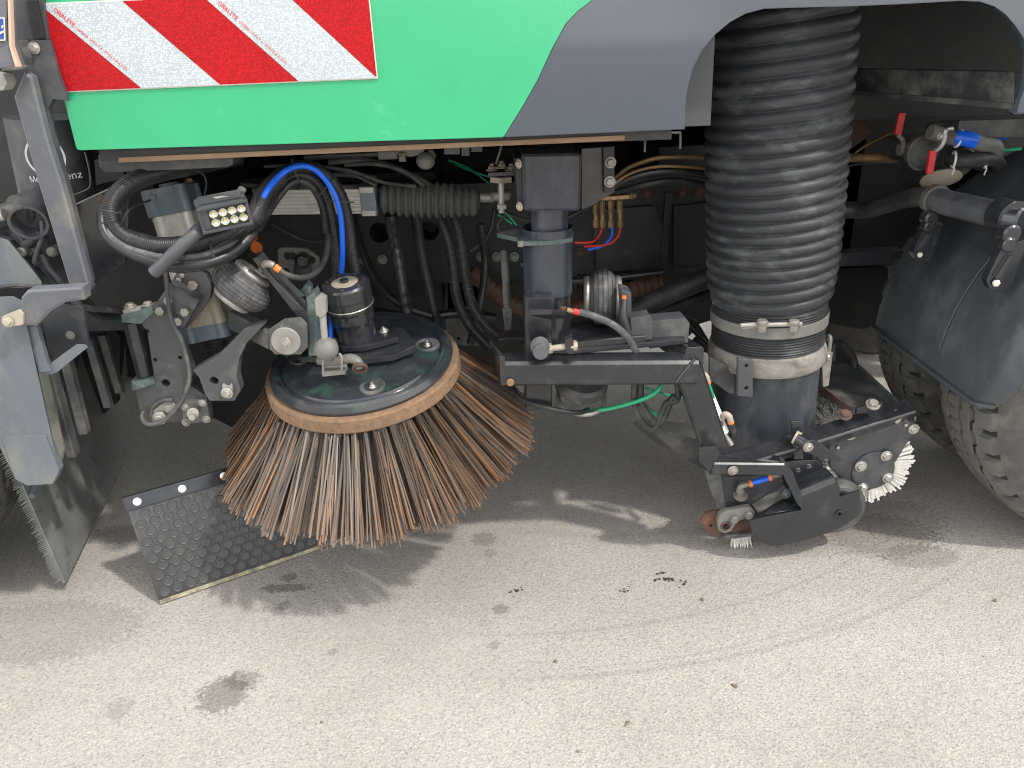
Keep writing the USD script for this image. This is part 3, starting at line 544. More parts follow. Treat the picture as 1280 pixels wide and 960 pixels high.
# glossy channel, pivot box, clamp plate
part(arm, 'sloped_channel', [plate([(315, 323), (321, 322), (384, 398), (386, 434), (379, 434), (378, 404)], 1.585, .05), hull([*(at(x, y, 1.60) for x, y in ((318, 323), (352, 345), (384, 378), (384, 396))), *(at(x, y, 1.64) for x, y in ((318, 323), (352, 345), (384, 378), (384, 396)))])], M['black'])
part(arm, 'channel_rib', [beam(at(341, 349, 1.592), at(378, 389, 1.592), .012, .012), beam(at(352, 345, 1.60), at(378, 371, 1.60), .008, .012), beam(at(331, 340, 1.592), at(344, 352, 1.592), .006, .008)], M['black'])
part(arm, 'clamp_plate', [plate([(383, 372), (392, 366), (396, 374), (397, 444), (386, 446)], 1.60, .05), plate([(376, 362), (383, 355), (388, 360), (388, 376), (380, 370)], 1.63, .03)], M['greensteel'])
part(arm, 'pivot_box', hull([at(x, y, Y) for Y in (1.56, 1.63) for x, y in ((341, 404 + 4), (356, 392 + 6), (376, 396), (384, 404), (385, 434), (376, 443), (344, 443), (337, 436), (336, 412))]), M['dusty'])
part(arm, 'pivot_disc', disc_px(357, 427, 1.557, 18.5, .012), M['cement']); part(arm, 'bolt', bolt_px(357, 428, 1.545, 5), M['steel'])
part(arm, 'air_fitting', [tube([(328, 334, 1.60), (332, 330, 1.585), (338, 330, 1.58), (342, 332, 1.58)], 9, 12, step=.004), cyl(at(327, 337, 1.61), at(330, 332, 1.59), .008, 6)], M['dullsteel'])
part(arm, 'fitting_collar', cyl(at(343, 333, 1.58), at(350, 338, 1.58), .0072, 14), M['orange'])
single('air_hose', 'thin black air hose looping up from the orange collar beside the round brush', 'hose', tube([(350, 338, 1.58), (356, 342, 1.58), (372, 347, 1.59), (388, 345, 1.62), (400, 335, 1.66), (408, 318, 1.70), (410, 300, 1.74), (409, 285, 1.78)], 7.5, 10), M['rubber'])

# ================================================================== RUBBER MAT
m0, m1 = az(200, 754.5, .004), az(418, 679, .004); mh = at(155, 623, m0[1] + .10)
ux = unit(m1 - m0); mlen = np.linalg.norm(m1 - m0) + .12
top0 = onpl(154, 623, m0, unit(np.cross(ux, V(0, .33, 1)))); uz = top0 - m0; mh_ = np.linalg.norm(uz); uz = uz / mh_; un = unit(np.cross(ux, uz))
sk = lambda s, h: m0 + ux * s + uz * h
mat_ = thing('rubber_mat', 'black studded rubber mat leaning on the asphalt behind the round brush', 'rubber mat', m0 * V(1, 1, 0))
slope = .0
def bend(s, h, o=0): return m0 + ux * s + uz * h + un * (o + .012 * math.sin(min(h / mh_, 1) * math.pi))
def grid(s0, s1, h0, h1, n, m, o0, o1, fn):
    vs = [fn(s0 + (s1 - s0) * i / n, h0 + (h1 - h0) * j / m, o) for o in (o0, o1) for i in range(n + 1) for j in range(m + 1)]
    f = []; K = (n + 1) * (m + 1); idx = lambda i, j, l: l * K + i * (m + 1) + j
    for i in range(n):
        for j in range(m):
            a, b, c, d = idx(i, j, 0), idx(i + 1, j, 0), idx(i + 1, j + 1, 0), idx(i, j + 1, 0)
            f += [[a, b, c], [a, c, d], [a + K, c + K, b + K], [a + K, d + K, c + K]]
    for i in range(n):
        for j, s in ((0, 1), (m, -1)):
            a, b = idx(i, j, 0), idx(i + 1, j, 0); t = [[a, a + K, b + K], [a, b + K, b]]; f += [x[::s] for x in t]
    for j in range(m):
        for i, s in ((0, -1), (n, 1)):
            a, b = idx(i, j, 0), idx(i, j + 1, 0); t = [[a, a + K, b + K], [a, b + K, b]]; f += [x[::s] for x in t]
    t = trimesh.Trimesh(vs, f, process=False); t.fix_normals(); return t
if un[1] > 0: un = -un
part(mat_, 'sheet', grid(0, mlen, 0, mh_, 4, 12, 0, -.006, bend), M['black'] if 0 else mat('mat_rubber', (.036, .037, .039), .42, var=.25, dirt=(.07, .07, .068), dirt_amt=.45, dirt_scale=12, rvar=.05), smooth=30)
part(mat_, 'worn_edge', grid(.0, mlen, -.001, .009, 10, 1, .0022, -.007, bend), M['yellow'])
part(mat_, 'top_strip', grid(-.002, mlen, mh_ - .030, mh_ + .002, 6, 1, .006, -.008, bend), M['black'], 'smooth black strip along the top')
studs = []
px_ = .0305; nrow = int((mh_ - .045) / .0225)
for r in range(nrow):
    for c in range(int(mlen / px_)):
        s, h = .018 + c * px_ + (r % 2) * px_ / 2, .027 + r * .0225
        if s > mlen - .015: continue
        o = bend(s, h, .0); R = .0128
        studs.append(lathe([(R, -.001), (R, .0010), (R * .92, .0017), (R * .80, .0017), (R * .70, .0009), (0, .0009)], o, un, 14))
part(mat_, 'moulded_studs', studs, mat('mat_studs', (.04, .041, .043), .36, var=.2, dirt=(.06, .06, .058), dirt_amt=.3, dirt_scale=18), kind='stuff')
for x, y in ((171, 626), (227, 610), (279, 594)):
    o = onpl(x, y, m0, un); part(mat_, 'rivet', lathe([(.0095, .004), (.0095, .0075), (.006, .010), (0, .0105)], o + un * .004, un, 16), M['white'])

# ================================================================== SUCTION HOSE
def helix_hose(P, Rf, pf, d, n=64, hand=1):
    P = resample(spline(P, .004), .0026); s = np.r_[0, np.cumsum(np.linalg.norm(np.diff(P, axis=0), axis=1))]; u = s / s[-1]
    t = np.gradient(P, axis=0); t /= np.linalg.norm(t, axis=1)[:, None]; a = unit(np.cross(V(0, 1, 0), t[0])); ph = np.r_[0, np.cumsum(np.diff(s) / pf(u[1:]))]
    ang = np.arange(n) / n * 2 * np.pi; rows = []
    for i in range(len(P)):
        a = a - t[i] * (a @ t[i]); a /= np.linalg.norm(a); b = np.cross(t[i], a)
        phi = ph[i] + hand * ang / (2 * np.pi); r = Rf(u[i]) - d * (1 - np.abs(np.sin(np.pi * phi)) ** .55)
        rows.append(P[i] + r[:, None] * (np.cos(ang)[:, None] * a + np.sin(ang)[:, None] * b))
    v = np.vstack(rows); m = len(P); i = np.arange(m - 1)[:, None] * n; j = np.arange(n)[None]; k = (j + 1) % n
    q = np.stack([i + j, i + k, i + n + k, i + n + j], -1).reshape(-1, 4)
    return trimesh.Trimesh(v, np.vstack([q[:, [0, 1, 2]], q[:, [0, 2, 3]]]), process=False)
HY = 1.80
kh = mpp(at(968, 300, HY))
hose = thing('suction_hose', 'wide black ribbed suction hose hanging from the grey panel cut-out', 'suction hose', at(960, 430, HY))
hp = [at(x, y, HY) for x, y in ((980, -110), (976, -20), (973, 80), (970, 180), (967, 270), (964, 330), (962, 374))]
part(hose, 'ribbed_hose', helix_hose(hp, lambda u: kh * np.interp(u, [0, .3, .6, .85, .96, 1.0], [85, 84, 83, 81.5, 78, 73]), lambda u: kh * np.interp(u, [0, .25, .55, .85, .93, 1], [18.5, 18, 15.5, 13.8, 15, 20]), .0135, hand=-1), M['hose'], smooth=60)
nd = unit(at(957, 446, HY) - at(962, 372, HY)); no = at(962, 372, HY); PX = kh * 1.0
pr = [(66 * PX, -.01)]
for i in range(16): pr += [(71 * PX, .004 + i * .0066), (71.5 * PX, .0066 + i * .0066), (69.6 * PX, .0092 + i * .0066)]
part(hose, 'hose_cuff', lathe(pr, no, nd, 56), M['hose'])
cb = no + nd * .027
part(hose, 'clamp_band', lathe([(72.2 * PX, 0), (73.6 * PX, .001), (73.6 * PX, .028), (72.2 * PX, .029)], cb, nd, 64), M['castgrey'], 'pale metal clamp band')
for x in (953, 993):
    part(hose, 'clamp_lug', [cyl(at(x, 400, HY - 75 * PX), at(x - 1, 414, HY - 75 * PX), 5.5 * PX, 14), disc_px(x, 400, HY - 76 * PX, 6.5, .008, axis=(0, 0, 1))], M['dullsteel'])
part(hose, 'clamp_screw', [cyl(at(925, 407, HY - 73 * PX), at(1002, 405, HY - 74 * PX), 3.0 * PX, 10), beam(at(926, 408, HY - 72 * PX), at(960, 405, HY - 74 * PX), .008, .014)], M['dullsteel'])

# ================================================================== SUCTION HEAD
head = thing('suction_nozzle', 'black suction nozzle under the wide hose, with white roller brush and bolted covers', 'suction nozzle', (at(1000, 600, 1.8)[0], 1.8, 0))
fo = no + nd * .106
part(head, 'flange_ring', lathe([(70 * PX, 0), (73 * PX, .004), (75 * PX, .018), (75.5 * PX, .040), (73 * PX, .050), (69 * PX, .050)], fo, nd, 64), M['flange'], 'dusty grey flange ring')
part(head, 'nozzle_tube', lathe([(69 * PX, .03), (69 * PX, .31), (66 * PX, .34)], fo, nd, 64), mat('nozzle_paint', (.016, .019, .025), .36, var=.35, dirt=(.07, .074, .08), dirt_amt=.4, dirt_scale=9, stretch=(1, 1, .5)))
Yt = HY - 69 * PX
part(head, 'tube_bracket', [plate([(887, 447), (918, 462), (918, 492), (912, 492), (887, 474)], Yt + .05, .01)], M['dusty'])
part(head, 'slotted_bracket', plate([(923, 449), (941, 450), (941, 497), (922, 495)], Yt - .012, .014, holes=[(933, 457, 2.6), (933, 485, 2.6)]), M['gun'])
part(head, 'latch', [tube([(1032, 424, HY - .02), (1036, 420, HY - .04), (1038, 424, HY - .05), (1036, 440, HY - .05), (1034, 446, HY - .05)], 5, 8, step=.004), tube([(1028, 424, HY - .02), (1031, 432, HY - .05), (1034, 446, HY - .05)], 5, 8, step=.004), plate([(1027, 443), (1041, 441), (1036, 482), (1029, 484)], HY - .06, .012), plate([(1021, 447), (1025, 447), (1022, 475), (1017, 478)], HY - .05, .02)], M['dullsteel'])
part(head, 'latch_rivet', bolt_px(1035, 447, HY - .066, 3), M['steel'])
part(head, 'carry_handle', tube([(1041, 452, 2.0), (1042, 432, 2.02), (1052, 430, 2.04), (1066, 446, 2.04), (1068, 462, 2.03), (1060, 472, 2.0), (1046, 468, 1.98)], 9, 12), M['rubber'])
A, B = at(1040, 426, 2.25), at(1143, 523, 1.705); hn = unit(np.cross(V(1, 0, -.10), B - A)); hn = hn if hn[2] > 0 else -hn
W = [onpl(x, y, B, hn) for x, y in ((1036, 424), (1048, 432), (1143, 523), (1116, 512), (1062, 514), (1031, 488), (1014, 460), (1012, 440))]
def flat(W, n, t):
    a, b, _ = frame(n); o = W[0]; P = Polygon([((w - o) @ a, (w - o) @ b) for w in W]).buffer(0); m = extrude(P, t); v = m.vertices.copy()
    m.vertices = o + v[:, :1] * a + v[:, 1:2] * b + (v[:, 2:] - t) * np.asarray(n); return m
part(head, 'top_plate', flat(W, hn, .012), M['dusty'])
part(head, 'plate_edge', beam(onpl(1037, 424, B, hn), onpl(1144, 524, B, hn), .005, .012), M['greensteel']); part(head, 'rust_edge', beam(onpl(1030, 488, B, hn) + hn * .003, onpl(1061, 513, B, hn) + hn * .003, .006, .014), M['rustdark'])
b0, b1 = at(902, 584, 1.60), at(1136, 511, 1.70)
part(head, 'top_bar', beam(b0, b1, .045, .035, up=(0, -.5, 1)), M['black'])
part(head, 'bar_slot', plate([(1071, 511), (1103, 503), (1103, 509), (1071, 518)], 1.655, .01), M['black2'])
for x, y in ((1056, 519), (1091, 506)): part(head, 'bar_bolt', bolt_mesh(at(x, y, 1.66), unit(V(-.1, -.5, 1)), .0115), M['rustdark' if x < 1070 else 'dullsteel'])
SY = 1.68
sp = [(1057, 534), (1036, 560), (1038, 585), (1058, 603), (1080, 614), (1088, 613), (1120, 577), (1146, 535), (1121, 512)]
part(head, 'side_plate', plate(sp, SY, .010, ch=.0015), M['gun']); part(head, 'cheek_plate', plate([(1030, 540), (1052, 528), (1058, 534), (1037, 560), (1018, 556)], SY + .03, .012), M['bluegrey'])
part(head, 'bearing_cover', disc_px(1092, 589, SY - .006, 27, .006, ch=.3, n=40), M['gun'])
for x, y, r in ((1063, 543, 5.2), (1120, 523, 5), (1142, 536, 4.8), (1075.5, 582.5, 5.2), (1107.5, 569.5, 5), (1109.5, 597, 5), (1077.5, 609.5, 4.8), (1047, 559, 2.4), (1132, 531, 2.4)):
    part(head, 'cover_bolt', bolt_px(x, y, SY - (.0065 if 1070 < x < 1115 and y > 560 else .001), r, washer=r > 4), M['steel'])
# white roller brush: radial bristles around an axis along Y
rc = at(1088, 584, SY); rk = mpp(rc); bs = []
for i in range(5200):
    a = rnd.uniform(0, 2 * math.pi); y = SY + .012 + rnd.random() ** 1.5 * .55; R = rnd.gauss(54.5, 1.6) * rk; tw = rnd.gauss(0, .07); ro = .03
    if rnd.random() < .5: a = round(a * 11) / 11 + rnd.gauss(0, .02)
    p0 = V(rc[0] + ro * math.cos(a), y, rc[2] + ro * math.sin(a)); p1 = V(rc[0] + R * math.cos(a + tw), y + rnd.gauss(0, .006), rc[2] + R * math.sin(a + tw))
    if p1[2] < .004: p1[2] = .004
    bs.append(sweep([p0, p1], [.0026, .0034], 3, caps=False))
part(head, 'roller_bristles', bs, M['whitebristle'], 'white plastic bristles of the roller', smooth=False, kind='stuff')
part(head, 'roller_core', cyl(V(rc[0], SY + .012, rc[2]), V(rc[0], SY + .56, rc[2]), .055, 28), M['white'])
# lever
part(head, 'slotted_lug', plate([(989, 527), (1002, 527), (1004, 574), (993, 574)], 1.615, .008, holes=[(996, 536, 2.4), (996, 545, 2.2)]), M['black'])
part(head, 'lever', [plate([(1004, 551), (1018, 550), (1052, 573), (1050, 577), (1022, 572), (1008, 565)], 1.575, .008, rad=1), cyl(at(996, 548, 1.60), at(1012, 556, 1.58), 8 * rk, 16)], M['black'], 'black clamp lever'); part(head, 'lever_nut', cyl(at(993, 546, 1.605), at(999, 549, 1.598), 8.2 * rk, 14), M['beige']); part(head, 'lever_bolt', bolt_px(1010, 559, 1.572, 4.5), M['steel'])
# motor cover in front
CY = 1.585
front = [(936, 652), (958, 647), (1002, 638), (1002, 621), (1047, 605), (1050, 609), (1050, 622), (1075, 614), (1076, 636), (1072, 646), (1058, 656), (1035, 667), (1005, 676), (977, 682), (962, 682), (949, 676), (941, 667)]
part(head, 'front_cover', plate(front, CY, .008, holes=[(1049, 642, 2.2)], ch=.0015), M['black'], 'curved black front cover with scuffs')
part(head, 'cover_boss', lathe([(.0055, 0), (.0095, 0), (.0095, .0025), (.0055, .0025)], at(1049, 642, CY), (0, -1, 0), 18), M['black'])
def P3(L, Y): return [at(x, y, Y) for x, y in L]
part(head, 'cover_bend', hull(P3([(1002, 622), (1047, 606)], CY + .001) + P3([(1001, 616), (1043, 599)], CY + .006) + P3([(998, 608), (1038, 592)], CY + .022) + P3([(994, 598), (1028, 583)], CY + .06) + P3([(996, 604), (1030, 590)], CY + .06) + P3([(1002, 628), (1047, 612)], CY + .008)), M['black'], smooth=75)
part(head, 'cover_end', hull([at(x, y, Y) for x, y, Y in ((1048, 606, CY + .004), (1040, 592, CY + .03), (1030, 584, CY + .06), (1032, 610, CY + .07), (1050, 622, CY + .008))]), M['black'])
part(head, 'cover_bottom', hull(P3([(949, 676), (977, 681), (1035, 666)], CY + .004) + P3([(949, 660), (1035, 645)], CY + .09)), M['black'])
part(head, 'rib_plate', hull(P3([(974, 570), (979, 573), (991, 590), (1002, 619), (1003, 637), (996, 629), (978, 592)], CY - .006) + P3([(976, 572), (1003, 622), (1004, 637), (980, 592)], CY + .012)), M['black'])
part(head, 'bolt_block', hull(P3([(979, 577), (1020, 575), (1029, 582), (994, 596)], CY + .05) + P3([(978, 575), (1020, 573), (1027, 581)], CY + .09) + P3([(994, 606), (1029, 600)], CY + .07)), M['black'])
for x, y in ((996, 586), (1010, 581)): part(head, 'small_bolt', bolt_mesh(at(x, y, CY + .055), unit(V(-.1, -.7, .8)), .007), M['black'])
part(head, 'guide_wheel', [torus(at(1043, 632, CY + .06), (0, 1, 0), 29 * rk, 8.5 * rk, 40, 12, 1.5), cyl(at(1043, 632, CY + .045), at(1043, 632, CY + .075), 28 * rk, 30)], M['dusty'], 'grey solid rubber guide wheel')
part(head, 'back_box', hull(P3([(903, 597), (978, 592), (1048, 600), (1048, 640), (942, 640), (908, 637)], CY + .10) + P3([(903, 592), (1048, 590), (1040, 650), (930, 650)], CY + .2)), M['dusty'])
part(head, 'sloped_panel', hull(P3([(903, 597), (978, 592), (981, 616), (942, 632), (908, 637)], CY + .085) + P3([(903, 597), (978, 592), (981, 616), (942, 632), (908, 637)], CY + .095)), M['gun'])
part(head, 'fin', plate([(880, 586), (902, 594), (906, 634), (897, 635), (888, 612)], CY + .06, .006), M['dusty'])
part(head, 'diagonal_bar', beam(at(944, 637, CY + .07), at(984, 613, CY + .08), .03, .02, up=(0, -.6, 1)), M['dusty'])
part(head, 'shelf', hull(P3([(956, 643), (1001, 636)], CY + .004) + P3([(956, 640), (978, 626), (1000, 630)], CY + .05)), M['black'])
part(head, 'shelf_bolt', bolt_px(983, 617, CY + .06, 4.5, d=(.4, -1, .2)), M['bluegrey'])
part(head, 'foot_tube', beam(at(886, 580, 1.60), at(975, 581, 1.60), .05, .034), M['black'])
part(head, 'foot_block', hull(P3([(873, 560), (893, 558), (900, 567), (887, 590), (874, 577)], 1.575) + P3([(873, 558), (897, 557), (895, 585)], 1.64)), M['black'])
part(head, 'foot_bolt', bolt_px(916, 588, 1.572, 4.6, stud=.003), M['dullsteel'])
part(head, 'elbow_fitting', [cyl(at(926, 619, CY + .08), at(925, 612, CY + .06), 5 * rk, 14), tube([(925, 613, CY + .06), (926, 608, CY + .055), (931, 606, CY + .055), (938, 604, CY + .055)], 7.5, 12, step=.003), disc_px(926, 618, CY + .078, 9, .005, axis=(0, -.5, 1))], M['dullsteel'])
part(head, 'fitting_collar', cyl(at(936, 605, CY + .055), at(940, 604, CY + .055), 4.4 * rk, 14), M['orange']); part(head, 'fitting_collar', cyl(at(960, 597, CY + .055), at(964, 596, CY + .055), 4.4 * rk, 14), M['orange'])
part(head, 'air_tube', cyl(at(939, 604, CY + .055), at(962, 597, CY + .055), 3.5 * rk, 12), M['blue'], 'short bright blue air tube'); part(head, 'fitting_nipple', cyl(at(963, 596.5, CY + .055), at(974, 593, CY + .06), 3.6 * rk, 12), M['dusty'])
part(head, 'rusty_link', plate([(877, 650), (882, 642), (892, 639), (938, 642), (938, 668), (900, 671), (884, 667)], CY + .06, .01, rad=4, holes=[(889, 657, 2.2)]), M['rustdark'], 'rusty brown link plate')
part(head, 'grey_link', plate([(897, 652), (900, 643), (908, 639), (938, 634), (944, 640), (941, 645), (921, 652), (914, 664), (906, 667), (898, 663)], CY + .04, .016, rad=2.5, holes=[(907, 657, 4.6)]), M['castgrey'], 'grey clevis link with a hole')
for x, y in ((917, 648), (935, 643)): part(head, 'link_bolt', bolt_px(x, y, CY + .038, 5.4, washer=False), M['castgrey'])
part(head, 'link_bush', lathe([(4.2 * rk, 0), (6.2 * rk, 0), (6.2 * rk, .004), (4.2 * rk, .004)], at(907, 657, CY + .04), (0, -1, 0), 20), M['rustdark'])
part(head, 'skirt_rail', beam(at(905, 671, CY + .05), at(940, 667, CY + .05), .012, .010), M['dusty'])
bs = []
for i in range(70):
    x = rnd.uniform(915, 941); p0 = at(x, 668, CY + .07 + rnd.uniform(0, .03)); p1 = p0 + V(rnd.gauss(.004, .004), rnd.gauss(-.004, .004), -.045 + rnd.gauss(0, .003)); p1[2] = max(p1[2], .004); bs.append(sweep([p0, p1], .0011, 3, caps=False))
part(head, 'skirt_bristles', bs, M['whitebristle'], smooth=False, kind='stuff')
# lower shroud left of the head
part(head, 'shroud', hull(P3([(790, 530), (800, 524), (850, 528), (905, 545), (905, 590), (872, 575), (820, 553)], 1.95) + P3([(800, 528), (905, 560), (905, 600), (860, 575)], 1.80)), M['dusty'])

# ================================================================== SUPPORT COLUMN AND SWING FRAME
col = thing('support_column', 'black steel post with a square top box, right of the round brush', 'post', at(690, 470, 1.74) * V(1, 1, 0))
part(col, 'head_box', plate([(653, 193), (724, 192), (727, 195), (725, 262), (722, 264), (658, 264), (655, 261)], 1.65, .15, ch=.004), M['bluetint'], 'square box head with chipped edges')
part(col, 'back_plate', plate([(727, 186), (768, 183), (768, 240), (742, 256), (727, 262)], 1.74, .012), M['black'])
part(col, 'bolt_strip', plate([(754, 184), (768, 183), (767, 240), (755, 241)], 1.725, .012), M['black2'])
for x, y in ((763, 203), (762, 227)): part(col, 'bolt', bolt_px(x, y, 1.724, 5.0), M['dullsteel'])
part(col, 'head_flange', plate([(643, 198), (654, 197), (656, 262), (648, 262)], 1.67, .10), M['black2'])
for x, y in ((649, 205), (650, 258)): part(col, 'bolt', bolt_px(x, y, 1.665, 4.0, d=(-.8, -.6, 0)), M['beige'])
c = lambda y, x=687: at(x, y, 1.73); kc = mpp(c(300))
part(col, 'neck_tube', lathe([(22 * kc, 0), (23 * kc, .0), (23 * kc, .08)], c(294), V(0, 0, 1), 36), M['bluetint'])
z2 = c(293)[2]
cw = [onpl(x, y, V(0, 0, z2), V(0, 0, 1)) for x, y in ((621, 291), (640, 286), (668, 284), (712, 283), (717, 290), (716, 297), (690, 301), (648, 302), (646, 297))]
part(col, 'collar_plate', flat(cw, V(0, 0, 1), .010), M['greensteel'])
part(col, 'collar_pin', cyl(at(651, 301, 1.66), at(651, 308, 1.66), .007, 12), M['dullsteel'])
part(col, 'upper_tube', lathe([(31 * kc, 0), (31 * kc, .150)], c(364, 685), V(0, 0, 1), 44), M['bluetint'])
part(col, 'lower_tube', lathe([(28 * kc, -.13), (28 * kc, 0), (29 * kc, .0), (29 * kc, .012)], c(367, 686), V(0, 0, 1), 44), M['black'])
part(col, 'weld_ring', torus(at(698, 420, 1.73), V(0, 0, 1), 17 * kc, .0025, 30, 8), M['brass'])
part(col, 'square_post', plate([(656, 374), (691, 376), (690, 512), (657, 514)], 1.665, .075, ch=.002), M['black'])
part(col, 'front_bracket', [plate([(657, 373), (691, 372), (693, 375), (692, 392), (658, 390)], 1.64, .03), hull(P3([(661, 389), (689, 387), (690, 393), (662, 394)], 1.60) + P3([(661, 387), (714, 388), (714, 396), (690, 400)], 1.66))], M['black'])
part(col, 'grease_fitting', [cyl(at(704, 394, 1.65), at(704, 384, 1.65), 4.2 * kc, 12)], M['rustdark']); part(col, 'brass_elbow', cyl(at(709, 387, 1.645), at(719, 390, 1.64), 3.4 * kc, 8), M['brass'])
part(col, 'foot_strap', sweep(spline(pp([(640, 482, 1.70), (650, 498, 1.67), (680, 509, 1.65), (720, 516, 1.66), (735, 512, 1.70)]), .01), .006, 8), M['black2'])
part(col, 'side_rod', [cyl(at(630, 312, 1.80), at(634, 380, 1.80), 5.2 * kc, 14), cyl(at(634, 380, 1.80), at(635, 412, 1.80), 4.6 * kc, 12), plate([(628, 386), (640, 386), (639, 412), (631, 412)], 1.79, .006, holes=[(634.5, 393, 2.2), (634.5, 400, 2)])], M['dusty'])

swing = thing('carrier_arm', 'black square tube frame between the post and the suction nozzle', 'frame', at(760, 470, 1.66) * V(1, 1, 0))
part(swing, 'front_tube', beam(at(628, 461.5, 1.645), at(868, 460, 1.645), .064, .060), M['black'], 'glossy black horizontal square tube')
part(swing, 'tube_cap', hull(P3([(624, 445), (631, 446), (633, 482), (626, 482)], 1.61) + P3([(612, 425), (626, 440), (630, 480), (622, 470)], 1.70)), M['black'])
part(swing, 'cap_bolt', disc_px(638, 478.5, 1.607, 5, .004), M['brass'])
part(swing, 'down_tube', beam(at(858, 455, 1.645), at(899, 578, 1.64), .062, .050, up=(0, -1, 0)), M['black'], 'glossy black slanted square tube')
part(swing, 'miter_weld', sweep(pp([(845, 478, 1.611), (868, 449, 1.611)]), .0035, 6), M['black'])
part(swing, 'back_tube', beam(at(868, 447, 1.66), at(806, 404, 2.02), .045, .05), M['black'])
zp = at(800, 422, 1.70)[2]; fl = lambda L: [onpl(x, y, V(0, 0, zp), V(0, 0, 1)) for x, y in L]
part(swing, 'platform', flat(fl([(690, 418), (712, 404), (760, 396), (832, 398), (853, 410), (856, 424), (716, 436), (690, 436)]), V(0, 0, 1), .012), M['black'])
part(swing, 'platform_lip', beam(onpl(716, 434, V(0, 0, zp), V(0, 0, 1)), onpl(806, 426, V(0, 0, zp), V(0, 0, 1)), .012, .03), M['black'])
part(swing, 'rear_box', plate([(808, 402), (856, 398), (862, 404), (860, 428), (812, 436)], 1.70, .05), M['gun'])
part(swing, 'small_box', plate([(788, 398), (812, 394), (816, 400), (815, 424), (790, 428)], 1.68, .04), M['dusty'])
part(swing, 'upright', plate([(777, 362), (789, 366), (790, 420), (779, 424)], 1.70, .05), M['gun'])
as2 = at(753, 371, 1.80); k2 = mpp(as2); ax2 = unit(V(1, -.12, 0))
part(swing, 'air_spring', torus(as2, ax2, 18 * k2, 17 * k2, 50, 20, 1.05), M['fabric'], 'upright grey rubber air spring')
for r in range(-3, 4):
    t = r / 3 * 1.0; part(swing, 'spring_rib', torus(as2 + ax2 * 17.8 * k2 * math.sin(t), ax2, 18 * k2 + 17.2 * k2 * math.cos(t), .0009, 50, 5), M['rubber'])
for o in (-19, 19): part(swing, 'spring_rim', [torus(as2 + ax2 * o * k2, ax2, 22 * k2, 4.5 * k2, 44, 12), lathe([(0, -.003), (22 * k2, -.003), (22 * k2, .003), (0, .003)], as2 + ax2 * o * k2, ax2, 36)], M['alu'])
l0 = at(728, 485, 1.76)
part(swing, 'lower_air_spring', [lathe([(0, 0), (30 * k2, 0), (34 * k2, -.008), (34 * k2, -.03), (28 * k2, -.04), (0, -.04)], l0 + V(0, 0, .03), unit(V(.1, -.35, 1)), 44)], M['dusty']); part(swing, 'spring_rim', torus(l0 + V(-.004, -.01, -.022), unit(V(.1, -.35, 1)), 30 * k2, .006, 44, 10), M['alu'])
part(swing, 'stop_pin', [cyl(at(674, 437, 1.63), at(676, 440, 1.585), 9 * k2, 20), cyl(at(675, 432, 1.64), at(675, 433, 1.60), 11 * k2, 22)], M['gun'])
part(swing, 'stop_screw', [cyl(at(685, 436, 1.61), at(722, 431, 1.61), 3.6 * k2, 12), cyl(at(684, 436, 1.61), at(690, 435, 1.61), 6 * k2, 6), cyl(at(713, 432.5, 1.61), at(721, 431.5, 1.61), 6 * k2, 6)], M['beige']); part(swing, 'stop_block', plate([(706, 426), (713, 422), (717, 426), (717, 442), (711, 443), (707, 440)], 1.60, .02), M['black'])
part(swing, 'rear_shelf', hull(P3([(622, 424), (655, 422), (657, 430), (624, 430)], 1.74) + P3([(622, 414), (655, 412)], 1.86)), M['black'])
part(swing, 'lift_cylinder', cyl(at(874, 470, 1.68), at(897, 528, 1.66), 8.2 * k2, 26, 9.4 * k2), M['white'], 'white pneumatic cylinder'); part(swing, 'cylinder_head', cyl(at(897, 527, 1.66), at(904, 541, 1.655), 8 * k2, 20), M['white'])
part(swing, 'cylinder_clevis', plate([(884, 524), (899, 522), (903, 530), (894, 537), (889, 536)], 1.64, .01), M['cement']); part(swing, 'clevis_bolt', bolt_px(899, 530, 1.638, 3.8), M['rustdark'])
part(swing, 'cylinder_rod', cyl(at(904, 541, 1.655), at(914, 556, 1.65), 4 * k2, 14), M['alu'])
for x, y, Y in ((874, 469, 1.66), (903, 519, 1.65)):
    part(swing, 'elbow_fitting', tube([(x, y + 3, Y), (x + 3, y - 1, Y - .005), (x + 8, y + 1, Y - .008), (x + 10, y + 7, Y - .008)], 8, 12, step=.003), M['beige']); part(swing, 'fitting_collar', cyl(at(x + 10, y + 7, Y - .008), at(x + 11, y + 10, Y - .008), 4 * k2, 12), M['orange'])
single('air_tube', 'short green air tube beside the white cylinder', 'tube', tube([(885, 479, 1.652), (890, 492, 1.655), (894, 507, 1.68)], 4.5, 8), M['greentube'])
single('air_hose', 'black air hose curving below the white cylinder to the nozzle tube', 'hose', tube([(914, 529, 1.642), (917, 540, 1.65), (912, 548, 1.68), (900, 546, 1.70), (893, 540, 1.73)], 7, 10), M['rubber'])
